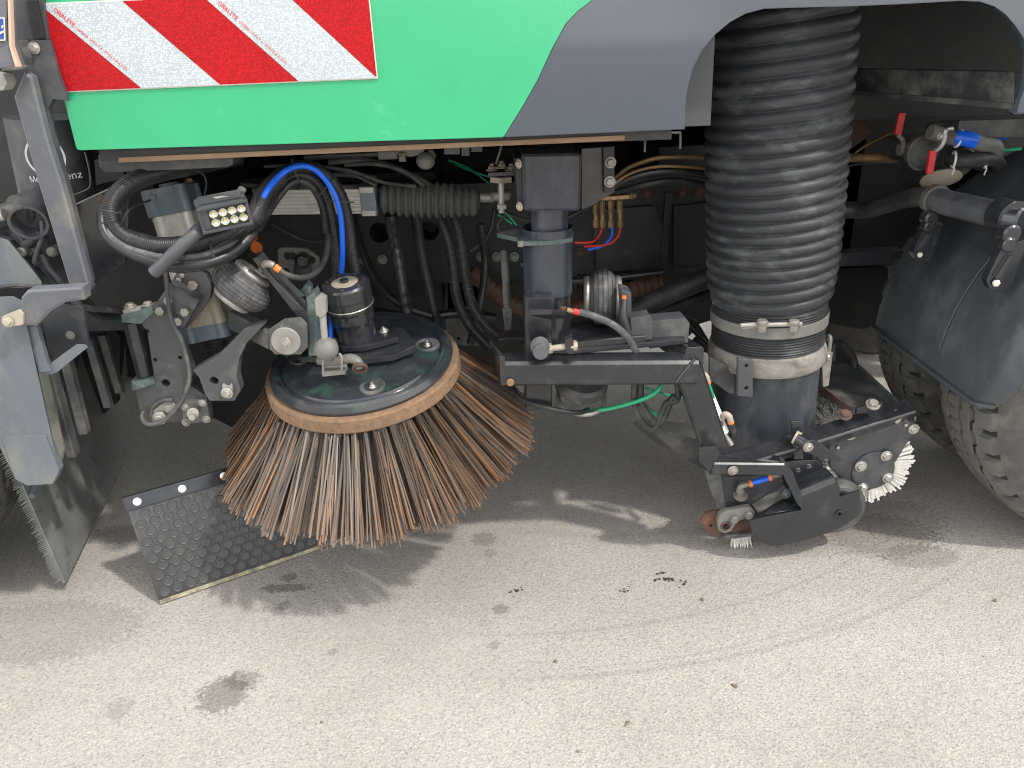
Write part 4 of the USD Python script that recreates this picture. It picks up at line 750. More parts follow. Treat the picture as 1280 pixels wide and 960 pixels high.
# hoses near the frame
single('sleeved_hose', 'grey braided hose from the red connector on the post down behind the square tube', 'hose', conduit([(725, 390, 1.64), (742, 395, 1.63), (765, 405, 1.635), (783, 420, 1.65), (796, 442, 1.68), (800, 462, 1.74)], 9, .004, .06), M['fabric'])
single('hose_connector', 'small red connector on the post at the start of the braided hose', 'connector', cyl(at(717, 389, 1.641), at(727, 391, 1.639), 3.6 * k2, 12), M['red'])
single('frame_hose', 'black hose hanging from the upright beside the air spring', 'hose', tube([(780, 376, 1.69), (779, 392, 1.67), (783, 410, 1.67), (790, 430, 1.68)], 9, 10), M['rubber'])
single('tube_tip', 'tiny orange and green tube end by the upright air spring', 'connector', [cyl(at(780, 370, 1.69), at(780, 376, 1.69), 2.6 * k2, 10)], M['orange'])
single('frame_hose', 'black hose arching over the rear of the square tube frame', 'hose', tube([(803, 406, 1.74), (822, 401, 1.74), (840, 408, 1.73), (851, 420, 1.73), (853, 440, 1.75)], 8, 10), M['rubber'])
for i, (a, b, c_, lab) in enumerate(((793, 838, 538, 'outer black hose of the loop hanging under the square tube'), (801, 846, 530, 'inner black hose of the loop hanging under the square tube'))):
    single('looped_hose', lab, 'hose', tube([(a, 470, 1.69 + .01 * i), (a, 500, 1.69), (a + 4, c_ - 20, 1.69), (a + 18, c_ - 2, 1.69), (a + 28, c_ - 6, 1.69), (a + 40, c_ - 34, 1.69), (b + 8 - 7 * i, 500, 1.69), (b + 10 - 9 * i, 475, 1.70)], 8.5, 10), M['rubber'])
single('green_tube', 'bright green air tube running under the square tube to the lower air spring', 'tube', tube([(736, 514, 1.72), (760, 511, 1.70), (788, 504, 1.68), (808, 497, 1.67), (822, 488, 1.67), (830, 476, 1.68)], 5.2, 10), M['greentube'])
single('green_tube', 'thin dark green tubes tangled behind the black hose loop', 'tube', [tube([(803, 484, 1.74), (815, 488, 1.74), (835, 494, 1.75), (856, 498, 1.75)], 3.5, 8), tube([(805, 505, 1.74), (812, 512, 1.74), (824, 522, 1.75)], 3.5, 8)], M['greentube'])

# ================================================================== WHEELS
def tyre_mesh(Xc, zc, R, y0, y1, rim=.27, seed=0):
    w = y1 - y0; nt, ny = 672, 96
    th = np.arange(nt) / nt * 2 * np.pi; u = np.linspace(0, 1, ny); T, U = np.meshgrid(th, u, indexing='ij')
    crown = R - .018 * np.abs(2 * U - 1) ** 3.2
    def zig(f, ph): return .020 * np.sign(np.sin(T * f + ph)) * np.minimum(np.abs(np.sin(T * f + ph)) * 3, 1)
    g = np.zeros_like(T)
    for c_, ph in ((.24, 0), (.46, 1.2), (.70, 2.4)):
        dd = np.abs(U - c_ - zig(42, ph) * .9); g = np.maximum(g, np.clip(1.9 - dd / .015, 0, 1))
    for s in (0, 1):
        e = U if s == 0 else 1 - U; notch = (np.sin(T * 42 + s * 1.5) > .62) & (e < .15); g = np.maximum(g, notch * np.clip((.17 - e) / .03, 0, 1))
    sipe = (np.abs(np.sin(T * 42 + .6)) > .985) & (np.abs(U - .39) < .07) | (np.abs(np.sin(T * 42 + 1.8)) > .985) & (np.abs(U - .61) < .07)
    g = np.maximum(g, sipe * .6); r = crown - .014 * g
    v = np.stack([Xc + r * np.sin(T), y0 + U * w, zc - r * np.cos(T)], -1)
    side0 = [(R - .036, -.003), (R - .05, -.012), (R - .10, -.022), (rim + .03, -.012), (rim, .01)]
    rows = [np.stack([Xc + r_ * np.sin(th), np.full(nt, y0 + dy), zc - r_ * np.cos(th)], -1) for r_, dy in side0[::-1]]
    rows2 = [np.stack([Xc + r_ * np.sin(th), np.full(nt, y1 - dy), zc - r_ * np.cos(th)], -1) for r_, dy in side0]
    allr = np.concatenate([np.stack(rows, 1), v, np.stack(rows2, 1)], 1); m = allr.shape[1]
    i = np.arange(nt)[:, None]; j = np.arange(m - 1)[None]; k = (i + 1) % nt
    q = np.stack([i * m + j, k * m + j, k * m + j + 1, i * m + j + 1], -1).reshape(-1, 4)
    G = np.zeros((nt, m)); G[:, len(side0):len(side0) + ny] = g; deep = G.reshape(-1)[q].mean(1) > .5; col_ = q[:, 0] % m; sd_ = (col_ < len(side0)) | (col_ >= len(side0) + ny - 1); out = []
    for qq in (q[~deep & ~sd_], q[deep & ~sd_], q[sd_]):
        t = trimesh.Trimesh(allr.reshape(-1, 3), np.vstack([qq[:, [0, 1, 2]], qq[:, [0, 2, 3]]]), process=False); t.remove_unreferenced_vertices(); out.append(t)
    return out
for Xc, y0, y1 in ((1.59, 1.565, 1.785), (1.59, 1.91, 2.135), (-1.60, 1.50, 1.80)):
    ty_, gr_, sw_ = tyre_mesh(Xc, .468, .47, y0, y1)
    t = part(truck, 'wheel', lathe([(.0, .13), (.10, .13), (.12, .10), (.20, .09), (.245, .02), (.275, .0), (.275, .25), (.2, .2), (0, .2)], V(Xc, y0 + .01, .465), V(0, 1, 0), 40), M['gun'], 'rear wheel of a twin pair' if Xc > 0 else 'front wheel behind the grey mudguard')
    part(t, 'tyre', ty_, M['tyre'], smooth=28); part(t, 'tread_grooves', gr_, M['black2'], smooth=28); part(t, 'sidewall', sw_, M['tyredark'], smooth=28)
# far wheels
for Xc in (1.59, -1.6): part(truck, 'wheel', lathe([(0, 0), (.40, 0), (.46, .03), (.47, .06), (.47, .24), (.45, .27), (.4, .28), (0, .28)], V(Xc, 2.85, .468), V(0, 1, 0), 48), M['tyredark'])
part(truck, 'axle', cyl(V(1.59, 1.8, .468), V(1.59, 3.1, .468), .07, 20), M['black2']); part(truck, 'axle', cyl(V(-1.6, 1.8, .468), V(-1.6, 3.1, .468), .06, 20), M['black2'])
# rear mudguard: curved sheet round the wheels
gc = (1.60, .46); GR = .515; a0, a1 = math.radians(-92), math.radians(70); y0g, y1g = 1.475, 2.06
def guard(s, t, o):   # s: along the arc, t: across
    a = a0 + (a1 - a0) * s; y = y0g + (y1g - y0g) * t; edge = min(t, 1) * (y1g - y0g); lip = .035 * max(0, 1 - edge / .045) ** 2
    ed2 = (1 - t) * (y1g - y0g); lip += .02 * max(0, 1 - ed2 / .03) ** 2; r = GR + o - lip + .006 * (s < .02)
    if s < .08 and t < .18: y = y + .055 * (1 - s / .08) ** 2 * (1 - t / .18)
    return V(gc[0] + r * math.sin(a), y, gc[1] + r * math.cos(a))
part(truck, 'rear_mudguard', grid(0, 1, 0, 1, 40, 28, 0, -.006, guard), M['guard'], 'dark plastic rear mudguard')
part(truck, 'mudguard_bead', sweep([guard(.006, t, .003) for t in np.linspace(0, 1, 24)], .007, 8), M['guard'])
part(truck, 'mudguard_rib', [sweep([guard(s, t0, .004) for s in np.linspace(.05, .55, 16)], .003, 6) for t0 in (.42,)], M['guard'])
def lug(L, Y, t=.012): return plate(L, Y, t, rad=2)
for (x, y, sc) in ((1158, 292, 1.0), (1256, 318, 1.35)):
    Yb = 1.80 if sc == 1 else 1.58
    f = lambda L: [(x + a * sc, y + b * sc) for a, b in L]
    part(truck, 'guard_bracket', [plate(f([(-2, -8), (22, -14), (4, 36), (-14, 32), (-17, 24)]), Yb, .02, rad=2 * sc), plate(f([(4, 2), (9, 0), (-5, 24), (-9, 22)]), Yb - .008, .01)], M['black'])
    part(truck, 'bracket_clamp', [disc_px(x + 8 * sc, y - 18 * sc, Yb - .01, 9 * sc, .03, n=20), disc_px(x + 5 * sc, y - 8 * sc, Yb - .015, 7 * sc, .02, n=18)], M['black']); part(truck, 'bracket_rivet', bolt_px(x - 9 * sc, y + 26 * sc, Yb - .002, 3.4 * sc, washer=False), M['white_edge'])
part(truck, 'guard_pipe', tube([(1045, 262, 2.25), (1085, 262, 2.2), (1125, 250, 2.05), (1160, 246, 1.86), (1185, 251, 1.80)], 21, 18), M['gun'])
part(truck, 'guard_pipe', cyl(at(1168, 250, 1.83), at(1262, 272, 1.62), .029, 26), M['gun']); part(truck, 'pipe_collar', cyl(at(1249, 268, 1.645), at(1268, 273, 1.60), .036, 26), M['black']); part(truck, 'pipe_collar', cyl(at(1166, 248, 1.84), at(1172, 250, 1.82), .034, 24), M['dusty'])
part(truck, 'pipe_cap', disc_px(1277, 277, 1.59, 17, .03, axis=(.6, -.8, 0)), M['black'])
# ---------------------------------------------------------------- arch interior and right underbody
b0, b1, b2, b3 = at(1268, 90, 1.62), at(1268, 137, 1.62), at(1050, 86, 2.12), at(1050, 117, 2.12)
part(truck, 'hopper_beam', hull([*(p + V(0, o, 0) for o in (0, .08) for p in (b0, b1, b2, b3))]), mat('hopper_paint', (.022, .024, .026), .5, var=.3, dirt=(.20, .205, .19), dirt_amt=.40, dirt_scale=4.2))
part(truck, 'beam_edge', beam(b1 + V(0, -.004, .006), b3 + V(0, -.004, .006), .006, .012), M['dusty'])
part(truck, 'arch_wall', plate([(1040, -30), (1300, -40), (1300, 92), (1040, 88)], 2.14, .02), M['black2'])
part(truck, 'wing_plate', plate([(1199, 151), (1300, 148), (1300, 172), (1196, 172)], 1.95, .03), M['gun']); part(truck, 'wing_plate', plate([(1168, 155), (1195, 151), (1192, 170), (1160, 172)], 2.0, .03), M['dusty'])
part(truck, 'panel_corner', plate([(1264, 139), (1300, 137), (1300, 142), (1268, 143)], 1.55, .02), M['grey'])
part(truck, 'inner_wall', plate([(1030, 122), (1320, 122), (1320, 420), (1180, 330), (1030, 330)], 2.5, .03), M['black2'])
part(truck, 'inner_rail', plate([(1030, 318), (1130, 313), (1130, 330), (1030, 334)], 2.3, .05), M['gun'])
part(truck, 'axle_box', hull(P3([(1030, 335), (1110, 335), (1110, 405), (1075, 412), (1030, 402)], 2.55) + P3([(1030, 335), (1110, 335), (1110, 395), (1030, 395)], 3.0)), M['black2'])
part(truck, 'orange_frame', plate([(1054, 138), (1075, 150), (1092, 164), (1078, 176), (1064, 186), (1054, 182), (1066, 164), (1052, 150)], 2.3, .03), M['rustdark'])
# dark parts low under the truck
part(truck, 'pump_case', box(-1.75, -.02, 2.62, 3.15, .28, .62), M['black2']); part(truck, 'water_tank', [box(-1.05, -.42, 2.32, 2.60, .30, .60)], M['black2'])
part(truck, 'left_skirt', plate([(148, 330), (345, 330), (345, 442), (330, 520), (290, 534), (160, 470)], 2.34, .04), M['black2'])
part(truck, 'pale_strip', plate([(556, 396), (590, 380), (604, 396), (604, 433), (560, 431)], 2.30, .02, holes=[(573, 423, 2), (561, 423, 2)]), M['dusty'])
part(truck, 'gear_case', hull(P3([(560, 330), (792, 326), (792, 392), (770, 408), (640, 458), (560, 460)], 2.62) + P3([(560, 330), (792, 326), (792, 380), (600, 420)], 2.95)), M['black2'])
part(truck, 'skid_plate', hull(P3([(780, 345), (800, 322), (890, 318), (890, 400), (860, 398), (845, 414), (826, 404), (812, 384), (800, 392)], 2.62) + P3([(790, 362), (880, 330), (880, 385), (805, 380)], 2.9)), M['black2'])
part(truck, 'heat_fins', [plate(rect(723 + 6 * i, 345, 726 + 6 * i, 372), 2.26, .03) for i in range(11)], M['black2'], kind='stuff')
part(truck, 'leaf_bracket', plate([(858, 395), (872, 402), (888, 428), (905, 450), (860, 432), (872, 420)], 2.35, .01), M['black2'])
part(truck, 'thin_rod', tube([(842, 393, 2.3), (862, 410, 2.2), (890, 436, 2.0)], 4, 8), M['black2']); part(truck, 'sensor_box', plate([(838, 398), (850, 396), (868, 412), (862, 420), (846, 412)], 2.3, .03), M['black2'])
# ---------------------------------------------------------------- cab side at the left
LY = 1.50
part(truck, 'cab_post', plate([(17, 121), (30, 90), (39, 95), (58, 172), (78, 235), (111, 357), (88, 362), (46, 224)], LY, .02, ch=.003), M['cabgrey'], 'pale grey channel post of the cab mount')
part(truck, 'post_web', plate([(28, 51), (61, 50), (72, 92), (84, 126), (66, 124), (60, 136), (64, 160), (90, 250), (116, 352), (112, 358), (108, 352), (78, 235), (58, 172), (39, 95), (30, 88)], LY + .022, .012), M['gun'])
part(truck, 'web_bolt', bolt_px(43, 60, LY + .02, 5), M['alu'])
part(truck, 'post_foot', plate([(100, 358), (110, 354), (114, 359), (112, 364), (104, 366)], LY - .004, .02), M['dusty'])
cc = at(66, 190, 1.72); kc_ = mpp(cc)
cov = part(truck, 'filter_cover', cyl(at(54, 146, 1.72), at(73, 246, 1.72), 43 * kc_, 56), M['gun'], 'dark grey cover with pale lettering')
for s, w in (('Me', 36), ('enz', 82)):
    m = meshkit.text_mesh(s, 8.2 * kc_, .0005); v = m.vertices; o = at(38.5 if s == 'Me' else 82.5, 228 if s == 'Me' else 224.5, 1.651 if s == 'Me' else 1.6445); ex = unit(at(90, 221, 1.64) - at(38, 226, 1.64) + V(0, -.035 if s == 'Me' else .035, 0)); m.vertices = o + v[:, :1] * ex + v[:, 1:2] * V(-ex[2], 0, ex[0]) + v[:, 2:] * V(0, -1, 0); part(cov, 'lettering', m, M['text'], smooth=False)
ring_c = at(57, 196, 1.6385)
part(cov, 'emblem_ring', lathe([(21 * kc_, 0), (23.5 * kc_, 0), (23.5 * kc_, .001), (21 * kc_, .001), (21 * kc_, 0)], ring_c, (0, -1, 0), 40), M['text'], 'pale ring emblem half hidden by the post')
part(cov, 'cover_edge', tube([(106, 190, 1.635), (110, 205, 1.635), (113, 222, 1.635), (112, 234, 1.635), (104, 239, 1.635), (92, 244, 1.635)], 2.0, 6), M['dusty']); part(cov, 'cover_lip', sweep(spline(pp([(30, 245, 1.64), (44, 249, 1.635), (58, 246, 1.64)]), .006), .004, 8), M['cement'])
part(truck, 'side_gusset', plate([(88, 260), (152, 229), (158, 240), (156, 328), (114, 358), (90, 310)], 1.64, .012), M['black']); part(truck, 'gusset_edge', sweep(pp([(89, 258, 1.637), (154, 228, 1.637)]), .0016, 6), M['cement'])
part(truck, 'gusset_bolt', bolt_px(129, 249, 1.638, 4.5), M['rustdark'])
part(truck, 'upper_plate', plate([(118, 200), (150, 196), (156, 222), (120, 232)], 1.70, .01), M['black2'])
part(truck, 'cab_corner', plate([(-20, -30), (8, -30), (9, 50), (20, 82), (26, 84), (-20, 86)], 1.46, .03), M['cabgrey']); part(truck, 'cab_seam', plate([(9, -20), (12, -20), (15, 58), (24, 84), (19, 84), (11, 56)], 1.455, .01), M['peach'])
part(truck, 'cab_pillar', plate([(12, -30), (50, -30), (61, 50), (28, 50), (24, 70), (16, 58)], 1.53, .03), M['gun']); part(truck, 'pillar_trim', plate([(33, 0), (46, 0), (56, 48), (44, 48)], 1.525, .006), M['black2'])
sg = part(truck, 'cab_sticker', plate([(-20, 22), (5.5, 22), (6.5, 51), (-20, 52)], 1.456, .002), M['white']); part(sg, 'sticker_print', plate([(-10, 23), (3.8, 23), (4.6, 49), (-10, 49)], 1.4545, .001), M['navy']); part(sg, 'sticker_mark', [plate([(1, 33), (4.2, 31), (4.2, 33), (2.5, 36)], 1.4532, .0006), plate([(0, 40), (4.5, 38), (4.5, 40.5), (0, 43)], 1.4532, .0006)], M['white'])
part(truck, 'cab_latch', plate([(2, 84), (24, 84), (26, 87), (2, 89)], 1.44, .02), M['dusty']); part(truck, 'cab_nut', plate([(-10, 88), (4, 92), (9, 104), (4, 113), (-10, 114)], 1.45, .03), M['cement']); part(truck, 'latch_strip', plate([(20, 50), (28, 50), (27, 59), (33, 72), (31, 88), (26, 86), (24, 70)], 1.49, .02), M['dusty'])
part(truck, 'dark_cab_back', box(-3.0, left_bot[0] + .02, 1.80, 3.3, .62, 2.0), M['black2'])
# pipework at the far left
part(truck, 'fitting_body', [cyl(at(-6, 274, 1.62), at(30, 262, 1.62), .024, 18), cyl(at(24, 263, 1.60), at(52, 252, 1.66), .030, 20)], M['gun']); part(truck, 'fitting_end', cyl(at(-8, 271, 1.58), at(6, 268, 1.58), .012, 12), M['alu'])
part(truck, 'fitting_sleeve', lathe([(.036, -.04), (.036, .04), (.030, .04), (.028, 0), (0, 0)], at(40, 268, 1.60), unit(V(.25, -1, -.25)), 26), M['gun'])
part(truck, 'fitting_block', plate([(10, 284), (26, 280), (28, 300), (14, 302)], 1.66, .06), M['dusty']); part(truck, 'fitting_knob', disc_px(25, 316, 1.57, 6.5, .02), M['dusty']); part(truck, 'fitting_knob', disc_px(63, 316, 1.57, 6.5, .03), M['dusty'])
part(truck, 'valve_cluster', [cyl(at(20, 290, 1.60), at(40, 318, 1.60), 6 * kc_, 14), cyl(at(30, 308, 1.59), at(52, 290, 1.59), 5 * kc_, 12), disc_px(37, 299, 1.58, 5.5, .02), cyl(at(56, 296, 1.60), at(58, 330, 1.62), 4 * kc_, 10)], M['gun'])
for i, L in enumerate(([(52, 275, 1.58), (53, 295, 1.58), (46, 315, 1.58), (43, 330, 1.58), (55, 324, 1.60)], [(40, 310, 1.60), (55, 330, 1.60), (75, 352, 1.60), (95, 378, 1.62), (112, 385, 1.66)], [(52, 318, 1.60), (62, 336, 1.60), (80, 356, 1.60), (100, 382, 1.62), (150, 388, 1.72)], [(48, 330, 1.61), (66, 350, 1.61), (84, 372, 1.62), (118, 396, 1.68), (150, 398, 1.75)], [(95, 360, 1.64), (110, 378, 1.66), (130, 392, 1.72), (165, 396, 1.78)])):
    single('cab_hose', ['thin grey hose looping over the fittings left of the pale post', 'upper dark hose running behind the foot of the pale post', 'thick dark hose running behind the pale post to the bracket arm', 'lowest dark hose running behind the pale post', 'dark hose from the pale post foot towards the bracket arm'][i], 'hose', tube(L, [6, 8, 9, 8, 9][i], 10), M['gun'] if i != 4 else M['rubber'])
part(truck, 'front_wheel_liner', hull(P3([(-40, 286), (10, 300), (38, 335), (52, 352), (52, 360), (-40, 360)], 1.56) + P3([(-40, 286), (30, 300), (56, 345), (-40, 350)], 1.75)), M['mudgrey'])
single('cab_cable', 'black cable lying along the top of the grey front mudguard', 'cable', tube([(-10, 361, 1.46), (15, 357, 1.47), (45, 358, 1.48), (75, 358, 1.49)], 5, 8), M['rubber'])
# front mudguard
part(truck, 'front_mudguard', hull(P3([(-20, 372), (16, 370), (27, 376), (24, 400), (40, 470), (52, 540), (73, 585), (66, 602), (34, 605), (18, 596), (6, 545), (-20, 520)], 1.45) + P3([(20, 372), (29, 376), (58, 540), (76, 592), (68, 604)], 1.52)), M['mudgrey'], 'dusty grey front mudguard side')
part(truck, 'mudguard_skirt', plate([(2, 546), (56, 543), (74, 588), (66, 605), (34, 607), (19, 599)], 1.447, .02, rad=5), M['mudgrey'])
part(truck, 'mudguard_flank', [hull(P3([(30, 404), (46, 408), (66, 500), (80, 560), (74, 588), (52, 540)], 1.53) + P3([(34, 410), (48, 412), (72, 510), (84, 560)], 1.6))], mat('flank_dust', (.21, .21, .17), .7, var=.25, dirt=(.10, .11, .11), dirt_amt=.4, dirt_scale=14))
for a_, b_, Y_, w_ in (((62, 460), (92, 568), 1.58, .03), ((84, 452), (106, 540), 1.66, .025), ((112, 425), (136, 508), 1.80, .02), ((128, 418), (150, 490), 1.9, .02)): part(truck, 'flank_rail', beam(at(*a_, Y_), at(*b_, Y_), w_, .02), M['dusty'])
part(truck, 'top_bracket', plate([(26, 372), (34, 363), (103, 359), (105, 375), (82, 378), (63, 389), (52, 400), (45, 408), (26, 407)], 1.43, .03, ch=.003), M['cabgrey'], 'pale grey curved bracket on the mudguard'); part(truck, 'clip_plate', plate([(2, 396), (22, 388), (29, 392), (29, 406), (6, 410)], 1.425, .01, rad=2), M['beige']); part(truck, 'clip_bolt', bolt_px(10, 402, 1.423, 5), M['beige'])
part(truck, 'step_tray', hull(P3([(48, 466), (64, 468), (72, 465), (110, 434), (106, 430), (96, 430)], 1.46) + P3([(50, 462), (66, 464), (104, 432)], 1.50)), M['mudgrey']); part(truck, 'tray_arm', plate([(32, 408), (46, 408), (58, 450), (64, 464), (49, 466)], 1.455, .012), M['mudgrey']); part(truck, 'tray_back', plate([(52, 390), (78, 380), (104, 384), (110, 432), (72, 462), (60, 440)], 1.60, .012), M['gun'])
part(truck, 'tray_bolt', bolt_px(88, 419, 1.598, 4), M['cement'])
part(truck, 'wheel_arch_inner', hull(P3([(70, 400), (118, 392), (150, 420), (150, 500), (80, 560)], 2.2) + P3([(70, 380), (160, 392), (150, 500), (90, 540)], 2.4)), M['black2'])
# mud flap: a curved rubber sheet behind the front wheel
fb = spline([az(*p, .03) for p in ((80, 729), (98, 692), (118, 650), (140, 608), (156, 566), (163, 520))], .03)
def flap(s, h, o):
    i = s * (len(fb) - 1); a = int(min(i, len(fb) - 2)); p = fb[a] + (fb[a + 1] - fb[a]) * (i - a); n = unit(np.cross(fb[a + 1] - fb[a], V(0, 0, 1)))
    return p + V(-.05, 0, .60) * h + n * o
part(truck, 'mud_flap', grid(0, 1, 0, 1, 24, 6, .004, -.004, flap), M['rubflap'], 'grey rubber mud flap with a frayed front edge')
fr = []
for i in range(70):
    h = .02 + i / 70 * .62; p = flap(0, h, 0); l = rnd.uniform(.010, .020); fr.append(sweep([p, p + V(-l, -.006, -.007)], [.0022, .0012], 5))
part(truck, 'frayed_fringe', fr, M['rubflap'], kind='stuff')
part(truck, 'flap_rail', sweep([flap(s, .42 + .4 * s, .012) for s in np.linspace(0, .9, 12)], .008, 8), M['mudgrey'])

# ================================================================== HOSES, LIGHT, ACTUATOR
LX = at(281, 270, 1.50); kl = mpp(LX)
lamp = thing('work_light', 'small silver LED work light with eight lamps beside the coiled hoses', 'work light', LX)
lx, lz = unit(V(1, .38, .10)), unit(V(-.16, -.30, 1)); ly = np.cross(lz, lx); ly = unit(ly); lz = np.cross(lx, ly)
if ly[1] < 0: ly = -ly
def lb(u, v, w): return LX + (u * lx + v * lz + w * ly) * kl
HW, HH, DD = 31, 17, 30
part(lamp, 'housing', [hull([lb(u, v, w) for u, v in ((-HW, -HH + 4), (-HW, HH - 3), (-HW + 4, HH), (HW - 3, HH), (HW, HH - 3), (HW, -HH + 4), (HW - 4, -HH), (-HW + 4, -HH)) for w in (2, DD)]), *[hull([lb(u, v, w) for u in (s * HW, s * HW - s * 4) for v in (-HH, HH) for w in (-3, 6)]) for s in (-1, 1)], *[hull([lb(u, v, w) for u in (-HW, HW) for v in (s * HH, s * HH - s * 3.5) for w in (-4, 6)]) for s in (-1, 1)]], M['gun'], 'cast housing with raised rim')
for i in range(6): part(lamp, 'cooling_fin', hull([lb(u, v, w) for u in (-HW + 6, HW - 6) for v in (HH, HH + 2.4) for w in (6 + i * 4, 7.4 + i * 4)]), M['gun'])
part(lamp, 'side_cap', hull([lb(u, v, w) for u in (-HW, -HW + 12) for v in (-HH + 4, HH - 4) for w in (-1.5, 3)]), M['gun'])
for i in range(4):
    for j in range(2):
        o = lb(-HW + 18.5 + i * 11.3, -5.8 + j * 11.6, 1.8)
        r = part(lamp, 'reflector', lathe([(5.4 * kl, 3.6 * kl), (4.6 * kl, 1.6 * kl), (2.6 * kl, .4 * kl), (0, .3 * kl)], o, -ly, 18), M['lens']); part(r, 'lamp_chip', obox(o - ly * .8 * kl, lx * 1.5 * kl, lz * 1.5 * kl, ly * .4 * kl), M['led'])
part(lamp, 'top_mark', hull([lb(u, HH + 2.6, w) for u, w in ((-8, 18), (4, 16), (12, 10), (-4, 10))] + [lb(u, HH + 2.9, w) for u, w in ((-8, 18), (4, 16), (12, 10), (-4, 10))]), M['cement'])
part(lamp, 'mount_foot', [cyl(lb(8, -HH, 14), lb(8, -HH - 10, 14), 3.5 * kl, 10), cyl(lb(26, HH, 20), lb(30, HH + 6, 18), 5 * kl, 12)], M['gun'])
single('covered_rod', 'thick grey rubber covered rod leaning across the coiled hoses', 'handle', [sweep(spline(pp([(192, 341, 1.475), (204, 330, 1.475), (226, 308, 1.48), (246, 290, 1.50), (252, 284, 1.52)]), .008), [.0125] * len(spline(pp([(192, 341, 1.475), (204, 330, 1.475), (226, 308, 1.48), (246, 290, 1.50), (252, 284, 1.52)]), .008)), 16)], M['gun'])
# the coil at the left: strands run round and rise to the arch
def strand(name, label, L, w, m, rib=None, dy=0):
    L = [(x, y, Y + dy) for x, y, Y in L]; single(name, label, 'hose', conduit(L, w, rib, .09, 12) if rib else tube(L, w, 12), M[m])
strand('coiled_hose', 'thickest black hose of the coil, its ribbed cover showing at the bottom', [(300, 196, 1.80), (250, 206, 1.74), (200, 216, 1.66), (165, 228, 1.60), (143, 248, 1.57), (138, 270, 1.55), (150, 292, 1.54), (178, 304, 1.53), (205, 308, 1.53), (240, 304, 1.53), (280, 292, 1.56), (312, 276, 1.58), (322, 262, 1.60), (332, 240, 1.64), (350, 222, 1.68)], 21, 'blackhose', .0042)
strand('coiled_hose', 'smooth black hose on the outer left of the coil', [(230, 212, 1.74), (176, 226, 1.64), (142, 246, 1.57), (127, 272, 1.54), (136, 298, 1.52), (165, 318, 1.51), (205, 329, 1.51), (250, 330, 1.51), (286, 318, 1.54), (312, 296, 1.58), (322, 280, 1.62)], 11, 'blackhose')
strand('coiled_hose', 'ribbed black hose at the very bottom of the coil', [(160, 310, 1.55), (190, 330, 1.54), (225, 336, 1.53), (262, 331, 1.54), (296, 315, 1.58), (318, 292, 1.64)], 11, 'blackhose', .0055)
strand('coiled_hose', 'grey middle hose of the coil', [(150, 236, 1.60), (129, 258, 1.56), (130, 284, 1.53), (152, 306, 1.515), (186, 318, 1.51), (214, 322, 1.51), (250, 320, 1.52), (290, 305, 1.56), (320, 284, 1.62)], 8, 'fabric')
strand('coiled_hose', 'inner black hose of the coil', [(170, 232, 1.64), (140, 256, 1.59), (134, 282, 1.56), (150, 302, 1.55), (190, 314, 1.54), (230, 316, 1.54), (270, 306, 1.55), (306, 290, 1.58), (330, 268, 1.62), (344, 246, 1.66)], 9, 'blackhose')
strand('thin_cable', 'thin cable crossing inside the coil', [(188, 250, 1.66), (162, 262, 1.60), (152, 284, 1.58), (166, 298, 1.56), (178, 300, 1.56)], 3, 'rubber'); strand('thin_cable', 'thin cable hanging from the tray behind the coil', [(232, 210, 1.66), (252, 216, 1.68), (258, 228, 1.70), (256, 244, 1.72)], 2.5, 'rubber')
strand('thin_cable', 'thin cable running from the lamp to the right', [(306, 284, 1.56), (280, 302, 1.55), (250, 318, 1.53), (214, 322, 1.49)], 4.5, 'rubber')
for x, y in ((137, 258), (206, 312), (268, 308)):
    single('cable_tie', ['black cable tie round the left of the coil', 'black cable tie at the bottom of the coil', 'black cable tie under the lamp on the coil'][(137, 206, 268).index(x)], 'cable tie', torus(at(x, y + 5, 1.535), unit(V(.3, .2, 1) if x == 137 else V(1, .1, .1)), .0205, .0018, 24, 6), M['rubber'])
# arch of hoses with the blue one
strand('corrugated_hose', 'outer ribbed black hose arching over beside the blue hose', [(314, 275, 1.60), (326, 250, 1.62), (346, 222, 1.66), (370, 209, 1.69), (394, 210, 1.71), (414, 226, 1.73), (428, 250, 1.75), (435, 280, 1.76), (440, 315, 1.77), (446, 350, 1.78), (450, 372, 1.78)], 17, 'blackhose', .0052, dy=.012)
strand('corrugated_hose', 'inner ribbed black hose under the blue arch', [(320, 282, 1.61), (334, 256, 1.64), (352, 228, 1.68), (372, 219, 1.70), (392, 225, 1.72), (406, 246, 1.74), (414, 275, 1.76), (419, 310, 1.77), (422, 350, 1.78), (424, 372, 1.78)], 17, 'blackhose', .0052, dy=.02)
strand('corrugated_hose', 'lowest smooth black hose of the arch', [(322, 288, 1.63), (340, 258, 1.66), (358, 234, 1.69), (374, 226, 1.70), (390, 234, 1.72), (402, 256, 1.74), (408, 290, 1.76)], 9, 'blackhose')
strand('blue_hose', 'bright blue hose arching above the round brush', [(325, 257, 1.595), (333, 240, 1.605), (347, 222, 1.64), (362, 211, 1.66), (378, 207, 1.68), (394, 212, 1.695), (408, 226, 1.71), (420, 247, 1.72), (426, 272, 1.73), (428, 300, 1.74), (428, 325, 1.75), (426, 352, 1.76)], 7.6, 'blue')
strand('blue_hose', 'short end of the bright blue hose behind the brush motor', [(422, 352, 1.745), (418, 378, 1.72), (414, 400, 1.69), (413, 424, 1.67)], 6.5, 'blue')
strand('blue_hose', 'short dark blue hose end below the black joiner', [(318, 268, 1.588), (321, 263, 1.59), (323, 259, 1.592)], 8, 'blue'); single('hose_joiner', 'black joiner sleeve on the lower left of the blue hose', 'connector', cyl(at(322, 262, 1.592), at(329, 247, 1.598), .0082, 16), M['rubber'])
